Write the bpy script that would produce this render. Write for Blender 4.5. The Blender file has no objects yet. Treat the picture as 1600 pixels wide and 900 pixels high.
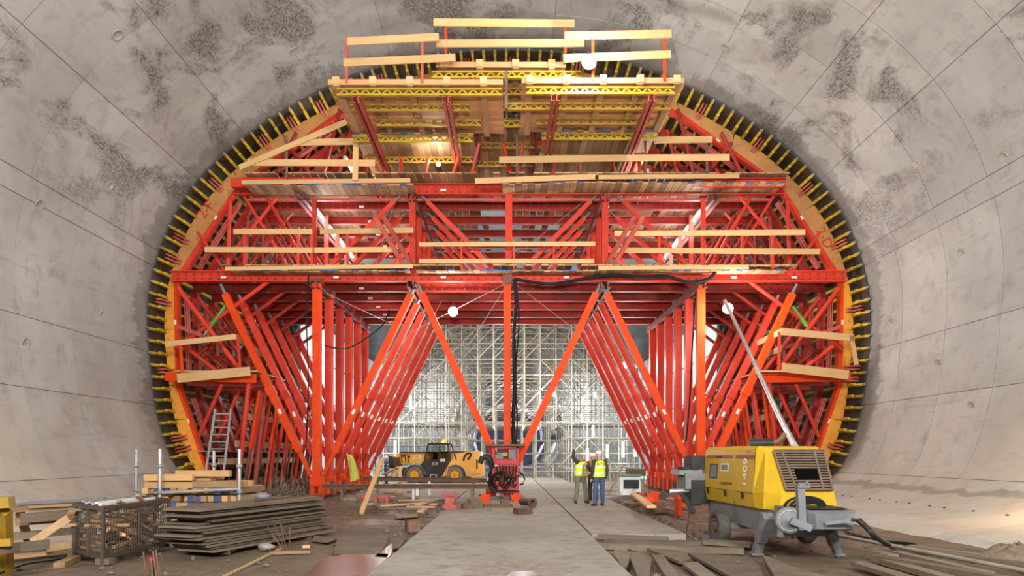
import bpy, bmesh, math, random
from mathutils import Vector, Matrix, noise as mnoise
R = random.Random(7)
scene = bpy.context.scene
COL = scene.collection
PI = math.pi
# ---------------------------------------------------------------- camera, light, exposure
F = 1100.0
CX, CY, CH = 795.0, 711.0, 1.6
cam_d = bpy.data.cameras.new('camera'); cam = bpy.data.objects.new('camera', cam_d); COL.objects.link(cam)
cam.location = (0, 0, CH); cam.rotation_euler = (PI/2, 0, 0)
cam_d.sensor_width = 36; cam_d.lens = F/1600*36
cam_d.shift_x = (800-CX)/1600; cam_d.shift_y = (CY-450)/1600
cam_d.clip_start = .05; cam_d.clip_end = 400
scene.camera = cam
w = bpy.data.worlds.new('portal_daylight'); scene.world = w; w.use_nodes = True
w.node_tree.nodes['Background'].inputs[0].default_value = (.86, .92, 1, 1)
w.node_tree.nodes['Background'].inputs[1].default_value = .2
vs = scene.view_settings
vs.view_transform = 'Standard'; vs.look = 'None'; vs.gamma = 1; vs.use_curve_mapping = False
vs.exposure = -0.42
scene.cycles.max_bounces = 6; scene.cycles.diffuse_bounces = 3
scene.cycles.sample_clamp_indirect = 6; scene.cycles.sample_clamp_direct = 0
scene.cycles.caustics_reflective = False; scene.cycles.caustics_refractive = False
def point(name, loc, watts, col=(1, 1, 1), rad=.25, parent=None):
    d = bpy.data.lights.new(name, 'POINT'); d.energy = watts; d.color = col; d.shadow_soft_size = rad
    o = bpy.data.objects.new(name, d); COL.objects.link(o); o.location = loc
    return o
def area(name, loc, to, watts, col, size, spread=180):
    d = bpy.data.lights.new(name, 'AREA'); d.energy = watts; d.color = col; d.size = size; d.spread = math.radians(spread)
    o = bpy.data.objects.new(name, d); COL.objects.link(o); o.location = loc
    o.rotation_euler = (Vector(to)-Vector(loc)).to_track_quat('-Z', 'Y').to_euler()
    return o
# work lighting that stands behind the photographer and inside the works, plus one added fill
area('floodlight_left', (-5, -7, 9.5), (3, 27, 8), 4500, (1, .985, .955), 1.8)
area('floodlight_right', (5.5, -7, 9.0), (-3, 27, 8), 5700, (1, .985, .955), 1.8)
area('crown_fill', (0, -5, 2.6), (0, 23, 12.6), 800, (1, .95, .86), .8, 64)  # unseen fill, added to brighten the undersides of the crown platforms
point('warm_worklight', (11.3, 14.6, 1.7), 230, (1, .66, .36), .3)
point('warm_worklight', (-11.0, 13.4, 1.8), 110, (1, .68, .38), .3)

# ---------------------------------------------------------------- material kit
MATS = {}
def nd(nt, t, **kw):
    n = nt.nodes.new(t)
    for k, v in kw.items(): setattr(n, k, v)
    return n
def inp(nt, sock, v):
    if isinstance(v, bpy.types.NodeSocket): nt.links.new(v, sock)
    elif v is not None:
        try: sock.default_value = v
        except Exception: sock.default_value = (*v, 1)
def ramp(nt, f, a, b):
    n = nd(nt, 'ShaderNodeMapRange'); inp(nt, n.inputs[0], f); n.inputs[1].default_value = a; n.inputs[2].default_value = b
    return n.outputs[0]
def mathn(nt, op, a, b=None):
    n = nd(nt, 'ShaderNodeMath', operation=op); inp(nt, n.inputs[0], a)
    if b is not None: inp(nt, n.inputs[1], b)
    return n.outputs[0]
def mixc(nt, f, a, b, bt='MIX'):
    n = nd(nt, 'ShaderNodeMix', data_type='RGBA', blend_type=bt)
    inp(nt, n.inputs[0], f); inp(nt, n.inputs[6], a if isinstance(a, bpy.types.NodeSocket) else (*a, 1)); inp(nt, n.inputs[7], b if isinstance(b, bpy.types.NodeSocket) else (*b, 1))
    return n.outputs[2]
def noisef(nt, vec, scale, detail=4, rough=.55, dist=0):
    n = nd(nt, 'ShaderNodeTexNoise'); inp(nt, n.inputs['Vector'], vec); n.inputs['Scale'].default_value = scale
    n.inputs['Detail'].default_value = detail; n.inputs['Roughness'].default_value = rough; n.inputs['Distortion'].default_value = dist
    return n.outputs[0]
def scaled(nt, vec, s):
    n = nd(nt, 'ShaderNodeMapping'); inp(nt, n.inputs[0], vec); n.inputs['Scale'].default_value = s
    return n.outputs[0]
def begin(name, rough=.6, metal=0):
    m = bpy.data.materials.new(name); m.use_nodes = True; nt = m.node_tree
    b = nt.nodes['Principled BSDF']; b.inputs['Roughness'].default_value = rough; b.inputs['Metallic'].default_value = metal
    MATS[name] = m
    return m, nt, b
def bump(nt, b, h, st=.3, dist=.02):
    n = nd(nt, 'ShaderNodeBump'); n.inputs['Strength'].default_value = st; n.inputs['Distance'].default_value = dist
    inp(nt, n.inputs['Height'], h); nt.links.new(n.outputs[0], b.inputs['Normal'])
def rnd_of(nt): return nd(nt, 'ShaderNodeObjectInfo').outputs['Random']
def pos_of(nt): return nd(nt, 'ShaderNodeNewGeometry').outputs['Position']
def obj_of(nt): return nd(nt, 'ShaderNodeTexCoord').outputs['Object']
def rough_mat(name, c1, c2, scale=3, lo=.35, hi=.65, rough=.6, metal=0, rnd=.25, bmp=0, fine=None, stretch=None, obj=False, spec=None):
    """two colours worn into one another, each object a little lighter or darker"""
    m, nt, b = begin(name, rough, metal)
    v = obj_of(nt) if obj else pos_of(nt)
    if stretch: v = scaled(nt, v, stretch)
    n = noisef(nt, v, scale, 5, .6)
    c = mixc(nt, ramp(nt, n, lo, hi), c1, c2)
    if fine:
        n2 = noisef(nt, v, scale*6, 3, .7)
        c = mixc(nt, ramp(nt, n2, .58, .68), c, fine)
    if rnd:
        k = mathn(nt, 'ADD', mathn(nt, 'MULTIPLY', rnd_of(nt), rnd*2), 1-rnd)
        kc = nd(nt, 'ShaderNodeCombineColor')
        for i in range(3): nt.links.new(k, kc.inputs[i])
        c = mixc(nt, 1.0, c, kc.outputs[0], 'MULTIPLY')
    nt.links.new(c, b.inputs['Base Color'])
    if spec is not None: b.inputs['Specular IOR Level'].default_value = spec
    if bmp: bump(nt, b, n, bmp)
    return m
def flat_mat(name, c, rough=.6, metal=0): 
    m, nt, b = begin(name, rough, metal); b.inputs['Base Color'].default_value = (*c, 1); return m
def glow(name, c, s):
    m, nt, b = begin(name); b.inputs['Base Color'].default_value = (*c, 1)
    b.inputs['Emission Color'].default_value = (*c, 1); b.inputs['Emission Strength'].default_value = s
    return m
M = MATS
rough_mat('red_paint', (.56, .036, .020), (.62, .055, .026), 2.5, rough=.5, rnd=.16, fine=(.36, .05, .03), spec=.18)
rough_mat('orange_red_paint', (.80, .072, .007), (.68, .050, .006), 2.0, rough=.55, rnd=.12, fine=(.50, .075, .03), spec=.15)
rough_mat('worn_shaded_red', (.44, .026, .016), (.24, .030, .020), 1.6, rough=.55, rnd=.25, fine=(.22, .05, .035), spec=.3)  # rear frames and wings: worn paint, darkened to carry their shade
rough_mat('faded_red', (.50, .10, .075), (.40, .055, .04), 3.0, rough=.6, rnd=.2, fine=(.30, .12, .10))
rough_mat('dark_red_steel', (.22, .05, .035), (.15, .035, .025), 3.0, rough=.55, rnd=.2, fine=(.10, .04, .03))
rough_mat('rusty_steel', (.17, .085, .05), (.105, .055, .036), 4.0, rough=.75, rnd=.25, fine=(.30, .14, .08), bmp=.2)
rough_mat('girder_yellow', (.58, .40, .018), (.44, .29, .015), 3.0, rough=.5, rnd=.2, fine=(.38, .26, .03))
rough_mat('girder_ochre', (.42, .25, .02), (.31, .18, .016), 3.0, rough=.55, rnd=.2, fine=(.26, .17, .03))
rough_mat('new_timber', (.70, .44, .20), (.58, .34, .14), 2.0, rough=.65, rnd=.18, obj=True, stretch=(4, 4, 1.5), fine=(.55, .31, .13))
rough_mat('peach_board', (.70, .36, .18), (.58, .28, .13), 2.0, rough=.65, rnd=.2, obj=True, stretch=(4, 4, 1.5))
rough_mat('deck_timber', (.46, .29, .15), (.34, .20, .10), 2.0, rough=.75, rnd=.45, obj=True, stretch=(4, 4, 1.5), fine=(.24, .14, .07))
rough_mat('old_timber', (.23, .17, .115), (.13, .095, .065), 2.0, rough=.8, rnd=.35, obj=True, stretch=(5, 5, 1.5), fine=(.12, .09, .06))
rough_mat('muddy_board', (.165, .125, .085), (.10, .075, .052), 1.5, rough=.8, rnd=.25, fine=(.12, .09, .06), bmp=.15)
rough_mat('orange_plywood', (.86, .36, .035), (.74, .28, .03), 1.2, rough=.55, rnd=.12, fine=(.55, .24, .07))
rough_mat('brown_plywood', (.55, .27, .08), (.44, .20, .06), 1.2, rough=.6, rnd=.12, fine=(.36, .17, .06))
rough_mat('dark_form_skin', (.028, .022, .016), (.065, .048, .032), 2.0, rough=.6, rnd=.1)
rough_mat('cage_steel', (.085, .058, .04), (.055, .038, .028), 4, rough=.7, rnd=.2)
rough_mat('shotcrete', (.135, .125, .095), (.085, .08, .06), 1.4, rough=.9, rnd=0, bmp=.8)
rough_mat('galvanised', (.50, .51, .52), (.38, .39, .40), 5, rough=.42, metal=.55, rnd=.15)
rough_mat('scaffold_tube', (.50, .46, .38), (.34, .31, .25), 3, rough=.5, metal=.25, rnd=.25)
rough_mat('steel_grey', (.20, .205, .215), (.145, .15, .16), 4, rough=.5, rnd=.1, fine=(.16, .16, .17))
rough_mat('black_steel', (.018, .018, .020), (.035, .033, .03), 4, rough=.5, rnd=.1, spec=.25)
rough_mat('rubber', (.035, .033, .031), (.10, .09, .075), 3, rough=.85, rnd=.05, bmp=.3)
rough_mat('machine_yellow', (.58, .355, .008), (.50, .30, .008), 1.5, rough=.38, rnd=0, fine=(.55, .36, .03))
rough_mat('loader_yellow', (.90, .46, .010), (.82, .40, .010), 1.0, rough=.38, rnd=0)
rough_mat('hydraulic_green', (.10, .36, .035), (.07, .27, .03), 3, rough=.4, rnd=.1)
rough_mat('blue_paint_end', (.04, .10, .30), (.05, .13, .36), 6, rough=.6, rnd=.3)
rough_mat('membrane', (.66, .76, .74), (.52, .65, .64), .6, rough=.55, rnd=0, bmp=.6, stretch=(1, 1, .25))
rough_mat('soffit_grey', (.22, .19, .15), (.15, .13, .10), 1.0, rough=.8, rnd=.4)
flat_mat('label_white', (.80, .78, .72), .5)
flat_mat('white_plastic', (.75, .76, .74), .5)
flat_mat('cable_black', (.012, .012, .012), .6); M['cable_black'].node_tree.nodes['Principled BSDF'].inputs['Specular IOR Level'].default_value = .15
flat_mat('letter_red', (.62, .02, .02), .6)
flat_mat('letter_black', (.02, .02, .02), .6)
flat_mat('letter_white', (.85, .85, .83), .5)
glow('lamp_white', (1, .98, .94), 60)
glow('tube_glow', (.92, .97, 1), 16)
glow('beacon_amber', (1, .30, .01), 7)

# ---------------------------------------------------------------- geometry kit
WM = {}
def reg(o, Mw):
    WM[o.name] = Mw; return o
def put(o, Mw, parent):
    COL.objects.link(o)
    if parent is not None:
        o.parent = parent; o.matrix_parent_inverse = WM[parent.name].inverted()
    o.matrix_basis = Mw
    return reg(o, Mw)
def tag(o, label=None, cat=None, group=None, kind=None):
    if label: o['label'] = label
    if cat: o['category'] = cat
    if group: o['group'] = group
    if kind or cat: o['kind'] = kind or 'thing'
    return o
def thing(name, loc, label, cat, group=None, rz=0, kind=None):
    o = bpy.data.objects.new(name, None); o.empty_display_size = .2
    put(o, Matrix.Translation(loc) @ Matrix.Rotation(rz, 4, 'Z'), None)
    return tag(o, label, cat, group, kind)
PROF = {
 'box': [[(-.5, -.5), (.5, -.5), (.5, .5), (-.5, .5)]],
 'tube': [[(.5*math.cos(a*PI/4), .5*math.sin(a*PI/4)) for a in range(8)]],
 'hex': [[(.5*math.cos(a*PI/3), .5*math.sin(a*PI/3)) for a in range(6)]],
 'tri': [[(.5*math.cos(a*2*PI/3), .5*math.sin(a*2*PI/3)) for a in range(3)]],
 'I': [[(-.5, -.5), (.5, -.5), (.5, -.36), (.12, -.36), (.12, .36), (.5, .36), (.5, .5), (-.5, .5), (-.5, .36), (-.12, .36), (-.12, -.36), (-.5, -.36)]],
 # two channels back to back with a slot between
 'C2': [[(-.5, -.5), (-.12, -.5), (-.12, .5), (-.5, .5), (-.5, .38), (-.24, .38), (-.24, -.38), (-.5, -.38)],
        [(.12, -.5), (.5, -.5), (.5, -.38), (.24, -.38), (.24, .38), (.5, .38), (.5, .5), (.12, .5)]],
 # a channel lying with its open side to the front
 'C': [[(-.5, -.5), (.5, -.5), (.5, .5), (-.5, .5), (-.5, .40), (.30, .40), (.30, -.40), (-.5, -.40)]],
}
UNIT = {}
def unit(prof, mat):
    k = (prof, mat)
    if k not in UNIT:
        me = bpy.data.meshes.new(prof+'_bar_'+mat); vs_, fs = [], []
        for poly in PROF[prof]:
            n = len(poly); b = len(vs_)
            vs_ += [(x, y, 0) for x, y in poly] + [(x, y, 1) for x, y in poly]
            fs += [(b+i, b+(i+1) % n, b+n+(i+1) % n, b+n+i) for i in range(n)]
            fs += [tuple(b+i for i in reversed(range(n))), tuple(b+n+i for i in range(n))]
        me.from_pydata(vs_, [], fs); me.materials.append(M[mat])
        if prof in ('tube',):
            for p in me.polygons[:8]: p.use_smooth = True
        UNIT[k] = me
    return UNIT[k]
def frame(p, q, up=(0, 0, 1)):
    p, q = Vector(p), Vector(q); z = q-p; L = z.length; z = z/L
    y = Vector(up); y = y - z*y.dot(z)
    if y.length < 1e-4: y = Vector((0, 1, 0)) - z*z.y
    if y.length < 1e-4: y = Vector((1, 0, 0))
    y.normalize(); x = y.cross(z)
    return Matrix(((x.x, y.x, z.x, p.x), (x.y, y.y, z.y, p.y), (x.z, y.z, z.z, p.z), (0, 0, 0, 1))), L
def bar(name, p, q, w_, h, mat, parent, prof='box', up=(0, 0, 1)):
    m, L = frame(p, q, up)
    o = bpy.data.objects.new(name, unit(prof, mat))
    return put(o, m @ Matrix.Diagonal((w_, h, L, 1)), parent)
def box(name, c, s, mat, parent, rz=0):
    """an upright block: centre, size"""
    o = bpy.data.objects.new(name, unit('box', mat))
    return put(o, Matrix.Translation(c) @ Matrix.Rotation(rz, 4, 'Z') @ Matrix.Translation((0, 0, -s[2]/2)) @ Matrix.Diagonal((*s, 1)), parent)
class MB:
    def __init__(s): s.v, s.f, s.mi, s.sm = [], [], [], []
    def quad(s, vs_, fs, mi=0, sm=False):
        b = len(s.v); s.v += [tuple(x) for x in vs_]
        for f in fs: s.f.append(tuple(b+i for i in f)); s.mi.append(mi); s.sm.append(sm)
    def poly(s, p, q, prof, w_, h, up=(0, 0, 1), mi=0, sm=False):
        m, L = frame(p, q, up)
        for poly in PROF[prof]:
            n = len(poly)
            vs_ = [m @ Vector((x*w_, y*h, 0)) for x, y in poly] + [m @ Vector((x*w_, y*h, L)) for x, y in poly]
            fs = [(i, (i+1) % n, n+(i+1) % n, n+i) for i in range(n)]
            s.quad(vs_, fs, mi, sm); s.quad(vs_, [tuple(reversed(range(n))), tuple(range(n, 2*n))], mi)
    def bar(s, p, q, w_, h, up=(0, 0, 1), mi=0): s.poly(p, q, 'box', w_, h, up, mi)
    def box(s, c, sz, rz=0, mi=0):
        a, b, c_ = sz[0]/2, sz[1]/2, sz[2]/2; cr, sr = math.cos(rz), math.sin(rz)
        vs_ = [(c[0]+x*cr-y*sr, c[1]+x*sr+y*cr, c[2]+z) for z in (-c_, c_) for x, y in ((-a, -b), (a, -b), (a, b), (-a, b))]
        s.quad(vs_, [(3, 2, 1, 0), (4, 5, 6, 7), (0, 1, 5, 4), (1, 2, 6, 5), (2, 3, 7, 6), (3, 0, 4, 7)], mi)
    def cone(s, p, q, r1, r2, n=10, mi=0, caps=True):
        m, L = frame(p, q)
        A = [m @ Vector((r1*math.cos(2*PI*i/n), r1*math.sin(2*PI*i/n), 0)) for i in range(n)]
        B = [m @ Vector((r2*math.cos(2*PI*i/n), r2*math.sin(2*PI*i/n), L)) for i in range(n)]
        s.quad(A+B, [(i, (i+1) % n, n+(i+1) % n, n+i) for i in range(n)], mi, True)
        if caps: s.quad(A+B, [tuple(reversed(range(n))), tuple(range(n, 2*n))], mi)
    def tube(s, pts, r, n=6, mi=0):
        pts = [Vector(p) for p in pts]; rings = []
        for i, p in enumerate(pts):
            t = (pts[min(i+1, len(pts)-1)]-pts[max(i-1, 0)])
            m, _ = frame(p, p+t.normalized(), (0.013, .011, 1))
            rings.append([m @ Vector((r*math.cos(2*PI*k/n), r*math.sin(2*PI*k/n), 0)) for k in range(n)])
        vs_ = [v for rg in rings for v in rg]; fs = []
        for i in range(len(pts)-1):
            for k in range(n): fs.append((i*n+k, i*n+(k+1) % n, (i+1)*n+(k+1) % n, (i+1)*n+k))
        s.quad(vs_, fs, mi, True); e = len(vs_)-n
        s.quad(vs_, [tuple(reversed(range(n))), tuple(range(e, e+n))], mi)
    def ball(s, c, r, mi=0, nu=12, nv=8, rot=None, half=False):
        rx, ry, rz = r if hasattr(r, '__len__') else (r, r, r); vs_, fs = [], []
        nv2 = nv
        for j in range(nv2+1):
            t = (PI/2 if half else PI)*j/nv2
            for i in range(nu):
                a = 2*PI*i/nu; v = Vector((rx*math.sin(t)*math.cos(a), ry*math.sin(t)*math.sin(a), rz*math.cos(t)))
                if rot: v = rot @ v
                vs_.append(Vector(c)+v)
        for j in range(nv2):
            for i in range(nu): fs.append((j*nu+i, (j+1)*nu+i, (j+1)*nu+(i+1) % nu, j*nu+(i+1) % nu))
        s.quad(vs_, fs, mi, True)
        if half: s.quad(vs_[-nu:], [tuple(range(nu))], mi)
    def prism(s, pts, n, mi=0):
        """pts: outline of 3-D points, pushed along vector n"""
        k = len(pts); n = Vector(n); vs_ = [Vector(p) for p in pts]+[Vector(p)+n for p in pts]
        s.quad(vs_, [tuple(reversed(range(k))), tuple(range(k, 2*k))]+[(i, (i+1) % k, k+(i+1) % k, k+i) for i in range(k)], mi)
    def lathe(s, c, axis, prof, n=20, mi=0, up=(0, 0, 1)):
        """prof: list of (radius, along axis)"""
        c = Vector(c); m, _ = frame(c, c+Vector(axis).normalized(), up); vs_, fs = [], []
        for r, t in prof:
            for i in range(n): vs_.append(m @ Vector((r*math.cos(2*PI*i/n), r*math.sin(2*PI*i/n), t)))
        for j in range(len(prof)-1):
            for i in range(n): fs.append((j*n+i, j*n+(i+1) % n, (j+1)*n+(i+1) % n, (j+1)*n+i))
        s.quad(vs_, fs, mi, True)
    def build(s, name, mats, parent=None, Mw=None, fix=True):
        me = bpy.data.meshes.new(name); me.from_pydata(s.v, [], s.f)
        for m in ([mats] if isinstance(mats, str) else mats): me.materials.append(M[m])
        me.polygons.foreach_set('material_index', s.mi); me.polygons.foreach_set('use_smooth', s.sm)
        if fix and len(s.f) < 60000:
            bm = bmesh.new(); bm.from_mesh(me); bmesh.ops.recalc_face_normals(bm, faces=bm.faces); bm.to_mesh(me); bm.free()
        me.update()
        o = bpy.data.objects.new(name, me)
        return put(o, Mw if Mw is not None else Matrix.Identity(4), parent)
def W(px, py, d):
    """the place at distance d seen at that point of the photograph"""
    return Vector(((px-CX)*d/F, d, CH+(CY-py)*d/F))
def G(px, py, z=0):
    """the place on the ground plane z seen at that point of the photograph"""
    d = (CH-z)*F/(py-CY); return Vector(((px-CX)*d/F, d, z))
def letters(name, text, size, Mw, mat, parent, depth=.004, align='CENTER'):
    c = bpy.data.curves.new(name, 'FONT'); c.body = text; c.size = size; c.extrude = depth; c.align_x = align; c.align_y = 'CENTER'
    c.resolution_u = 3; o = bpy.data.objects.new(name, c); COL.objects.link(o)
    me = bpy.data.meshes.new_from_object(o.evaluated_get(bpy.context.evaluated_depsgraph_get())); me.materials.clear(); me.materials.append(M[mat])
    bpy.data.objects.remove(o); bpy.data.curves.remove(c)
    return put(bpy.data.objects.new(name, me), Mw, parent)
def axes(o, x, y):
    x = Vector(x).normalized(); y = Vector(y); y = (y-x*y.dot(x)).normalized(); z = x.cross(y)
    return Matrix(((x.x, y.x, z.x, o[0]), (x.y, y.y, z.y, o[1]), (x.z, y.z, z.z, o[2]), (0, 0, 0, 1)))
# ---------------------------------------------------------------- the tunnel lining
D0 = 27.0
OUT = [(1151, 776), (1200, 774), (1245, 769), (1285, 757), (1313, 735), (1327, 708), (1337, 679), (1346, 645), (1350, 627), (1353, 594), (1358, 541), (1361, 506),
       (1360, 471), (1355, 436), (1331.5, 362), (1300, 305), (1270, 269), (1226, 227), (1174, 189), (1147, 173), (1066, 131), (997, 103), (930, 86), (860, 79), (795, 77)]
PR = []
for x, y in OUT:
    X, Z = (x-CX)*D0/F, (CY-y)*D0/F
    PR.append((math.degrees(math.atan2(Z, X)), math.hypot(X, Z)))
def r_lin(t):
    if t > 90: t = 180-t
    if t <= PR[0][0]: return PR[0][1]
    for (a, ra), (b, rb) in zip(PR, PR[1:]):
        if a <= t <= b: return ra+(rb-ra)*(t-a)/(b-a)
    return PR[-1][1]
def prof_r(t):
    wd = 2.2 if t > 8 and t < 172 else .8
    return sum(r_lin(t+k*wd)*wt for k, wt in ((-1, .25), (-.5, .25), (0, .0), (.5, .25), (1, .25)))
def ringpt(t, y, dr=0, k=1):
    r = prof_r(t)*k+dr; a = math.radians(t); return Vector((r*math.cos(a), y, CH+r*math.sin(a)))
def concrete_mat():
    m, nt, b = begin('lining_concrete', .62)
    p = pos_of(nt); sep = nd(nt, 'ShaderNodeSeparateXYZ'); nt.links.new(p, sep.inputs[0])
    big = noisef(nt, p, .35, 5, .6); mid = noisef(nt, p, 1.6, 6, .65); fine = noisef(nt, p, 14, 4, .7)
    c = mixc(nt, ramp(nt, big, .35, .68), (.392, .384, .364), (.502, .494, .472))
    c = mixc(nt, ramp(nt, mid, .52, .75), c, (.315, .30, .282))
    # long shutter streaks along the drive and pours running down the walls
    st = noisef(nt, scaled(nt, p, (1.8, .22, 1.8)), 2.2, 5, .65)
    c = mixc(nt, mathn(nt, 'MULTIPLY', ramp(nt, st, .55, .72), .45), c, (.28, .255, .23))
    # black scuffing left by the shutter in the crown: patches broken by streaks
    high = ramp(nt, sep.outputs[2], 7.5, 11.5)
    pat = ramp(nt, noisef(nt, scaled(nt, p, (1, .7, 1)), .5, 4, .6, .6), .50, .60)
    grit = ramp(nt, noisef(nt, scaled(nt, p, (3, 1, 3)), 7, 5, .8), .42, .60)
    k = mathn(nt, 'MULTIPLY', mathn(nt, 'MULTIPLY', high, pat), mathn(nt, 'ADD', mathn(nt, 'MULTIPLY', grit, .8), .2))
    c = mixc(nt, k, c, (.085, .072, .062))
    # damp fresh concrete with a ragged edge next to the shutter
    wet = ramp(nt, mathn(nt, 'ADD', sep.outputs[1], mathn(nt, 'MULTIPLY', mathn(nt, 'SUBTRACT', noisef(nt, scaled(nt, p, (1, .15, 1)), 1.6, 4, .7), .5), 3.0)), 26.1, 26.35)
    c = mixc(nt, mathn(nt, 'MULTIPLY', wet, .5), c, (.15, .135, .12))
    # lighter, warmer tone near the invert, broken up by noise
    low = ramp(nt, sep.outputs[2], 4.5, .4)
    warm = mathn(nt, 'MULTIPLY', low, ramp(nt, noisef(nt, p, .5, 4, .6), .35, .7))
    c = mixc(nt, mathn(nt, 'MULTIPLY', warm, .6), c, (.52, .39, .26))
    # a dark water line low on the pump-side wall
    wl = mathn(nt, 'ABSOLUTE', mathn(nt, 'SUBTRACT', sep.outputs[2], mathn(nt, 'ADD', mathn(nt, 'MULTIPLY', noisef(nt, p, .8, 4, .6), .5), .36)))
    wl = mathn(nt, 'MULTIPLY', ramp(nt, wl, .10, .05), mathn(nt, 'MULTIPLY', ramp(nt, sep.outputs[1], 15.5, 16.5), ramp(nt, sep.outputs[0], 5, 6)))
    c = mixc(nt, mathn(nt, 'MULTIPLY', wl, .55), c, (.16, .145, .125))
    pits = ramp(nt, noisef(nt, p, 9, 2, .5), .70, .76)
    c = mixc(nt, mathn(nt, 'MULTIPLY', pits, .5), c, (.15, .13, .12))
    k2 = mathn(nt, 'ADD', mathn(nt, 'MULTIPLY', rnd_of(nt), .16), .92)
    kc = nd(nt, 'ShaderNodeCombineColor')
    for i in range(3): nt.links.new(k2, kc.inputs[i])
    c = mixc(nt, 1.0, c, kc.outputs[0], 'MULTIPLY')
    nt.links.new(c, b.inputs['Base Color'])
    bump(nt, b, mathn(nt, 'ADD', fine, mid), .25, .02)
    b.inputs['Specular IOR Level'].default_value = .3
concrete_mat()
rough_mat('joint_dark', (.17, .155, .14), (.22, .20, .185), 2, rough=.8, rnd=0)
rough_mat('lining_smooth', (.44, .41, .38), (.36, .33, .31), 3, rough=.6, rnd=.1)
EDG = [-11.4, -3, 8, 16, 28, 30.2, 41.5, 50.5, 62, 73.5, 84]
EDG = EDG + [180-a for a in reversed(EDG)]
YS = [-13.0]
while YS[-1] < 26.5: YS.append(YS[-1]+2.53)
YS = [y + (27.35-YS[-1]) for y in YS]
def patch(mb, t0, t1, y0, y1, gap, dr, rim, step=1.3):
    g = math.degrees(.007/14)
    n = max(2, int((t1-t0)/step)); ts = [t0+g+(t1-t0-2*g)*i/n for i in range(n+1)]
    A = [ringpt(t, y0+gap, dr) for t in ts]; B = [ringpt(t, y1-gap, dr) for t in ts]
    k = n+1
    mb.quad(A+B, [(i, k+i, k+i+1, i+1) for i in range(n)], 0, True)
    A2 = [ringpt(t, y0+gap, dr+rim) for t in ts]; B2 = [ringpt(t, y1-gap, dr+rim) for t in ts]
    vs_ = A+B+A2+B2; f = []
    for i in range(n): f += [(i, i+1, 2*k+i+1, 2*k+i), (k+i, 3*k+i, 3*k+i+1, k+i+1)]
    f += [(0, 2*k, 3*k, k), (n, k+n, 3*k+n, 2*k+n)]
    mb.quad(vs_, f, 0, False)
def shell(name, t0, t1):
    mb = MB(); n = int((t1-t0)/1.3); ts = [t0+(t1-t0)*i/n for i in range(n+1)]; k = n+1
    vs_ = [ringpt(t, y, dr) for y in (YS[0], YS[-1]) for dr in (.05, .5) for t in ts]
    mb.quad(vs_[:k]+vs_[2*k:3*k], [(i, k+i, k+i+1, i+1) for i in range(n)], 0, True)
    mb.quad(vs_[k:2*k]+vs_[3*k:], [(i, i+1, k+i+1, k+i) for i in range(n)], 0, True)
    mb.quad(vs_[2*k:], [(i, i+1, k+i+1, k+i) for i in range(n)], 0)
    o = mb.build(name, 'joint_dark', fix=False); o['kind'] = 'structure'
    return o
SH = {'wall_right': shell('wall_right', -11.6, 41.5), 'ceiling': shell('ceiling', 41.5, 138.5), 'wall_left': shell('wall_left', 138.5, 191.6)}
for o, l in ((SH['wall_right'], 'curved concrete tunnel wall on the pump side, cast in panels'), (SH['ceiling'], 'scuffed concrete crown of the tunnel, cast in panels'), (SH['wall_left'], 'curved concrete tunnel wall on the timber-stack side, cast in panels')):
    o['label'] = l
for t0, t1 in zip(EDG, EDG[1:]):
    par = SH['wall_right'] if t1 <= 41.6 else SH['wall_left'] if t0 >= 138.4 else SH['ceiling']
    for j, (y0, y1) in enumerate(zip(YS, YS[1:])):
        if t1-t0 < 3 and j % 2: continue
        ya, yb = y0, y1
        if t1-t0 < 3: yb = min(y1+2.53, YS[-1])
        mb = MB(); patch(mb, t0, t1, ya, yb, .013, R.uniform(-.006, .006), .05)
        mb.build('lining_panel', 'lining_concrete', par, fix=False)
# cast-in socket rings of the shutter
for t, y in ((161, 24.0), (152, 20.4), (146, 23), (167, 20), (133, 19.5), (118, 24.2), (19, 25.5), (24, 21.5), (12, 22.5), (31, 19.0), (35.5, 22.2), (45, 24.3), (6, 20.5), (62, 24), (15, 18)):
    c = ringpt(t, y, -.012); nrm = (Vector((0, y, CH))-c).normalized()
    mb = MB(); mb.lathe(c, nrm, [(.17, -.02), (.17, .012), (.145, .014), (.14, .004), (.03, .004), (.001, .004)], 18)
    mb.build('socket_ring', 'lining_smooth', SH['wall_right'] if t < 41.5 else SH['wall_left'] if t > 138.5 else SH['ceiling'])
# row of tie holes above the invert
for px in (1316, 1330, 1358, 1374, 1400, 1420, 1452, 1475, 1520, 1573):
    r = prof_r(-7); X = r*math.cos(math.radians(-7)); y = X*F/(px-CX); c = ringpt(-7, y, -.006); nrm = (Vector((0, y, 9))-c).normalized()
    mb = MB(); mb.lathe(c, nrm, [(.055, -.02), (.055, .008), (.04, .010), (.001, .004)], 10); mb.build('tie_hole', 'dark_form_skin', SH['wall_right'])
# the unlined bore beyond the formwork, hung with pale membrane sheets
mb = MB(); ts = list(range(-12, 193, 3)); k = len(ts)
ys = [27.9, 31, 34.5, 38, 42, 47, 53, 58, 63.5]
vs_ = []
for y in ys:
    for t in ts:
        a = math.radians(t); r = prof_r(t)*1.06+.12*mnoise.noise(Vector((t*.13, y*.2, 0)))
        vs_.append((r*math.cos(a), y, CH+r*math.sin(a)))
f = [(j*k+i, (j+1)*k+i, (j+1)*k+i+1, j*k+i+1) for j in range(len(ys)-1) for i in range(k-1)]
nf = len(f)//(len(ys)-1)
mb.quad(vs_, f, 0, True)
mb.mi = [1 if i < nf*5 else 0 for i in range(len(f))]
o = mb.build('wall_back', ['membrane', 'shotcrete'], fix=False); tag(o, 'pale waterproof membrane lining the bore beyond the formwork', kind='structure')
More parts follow.
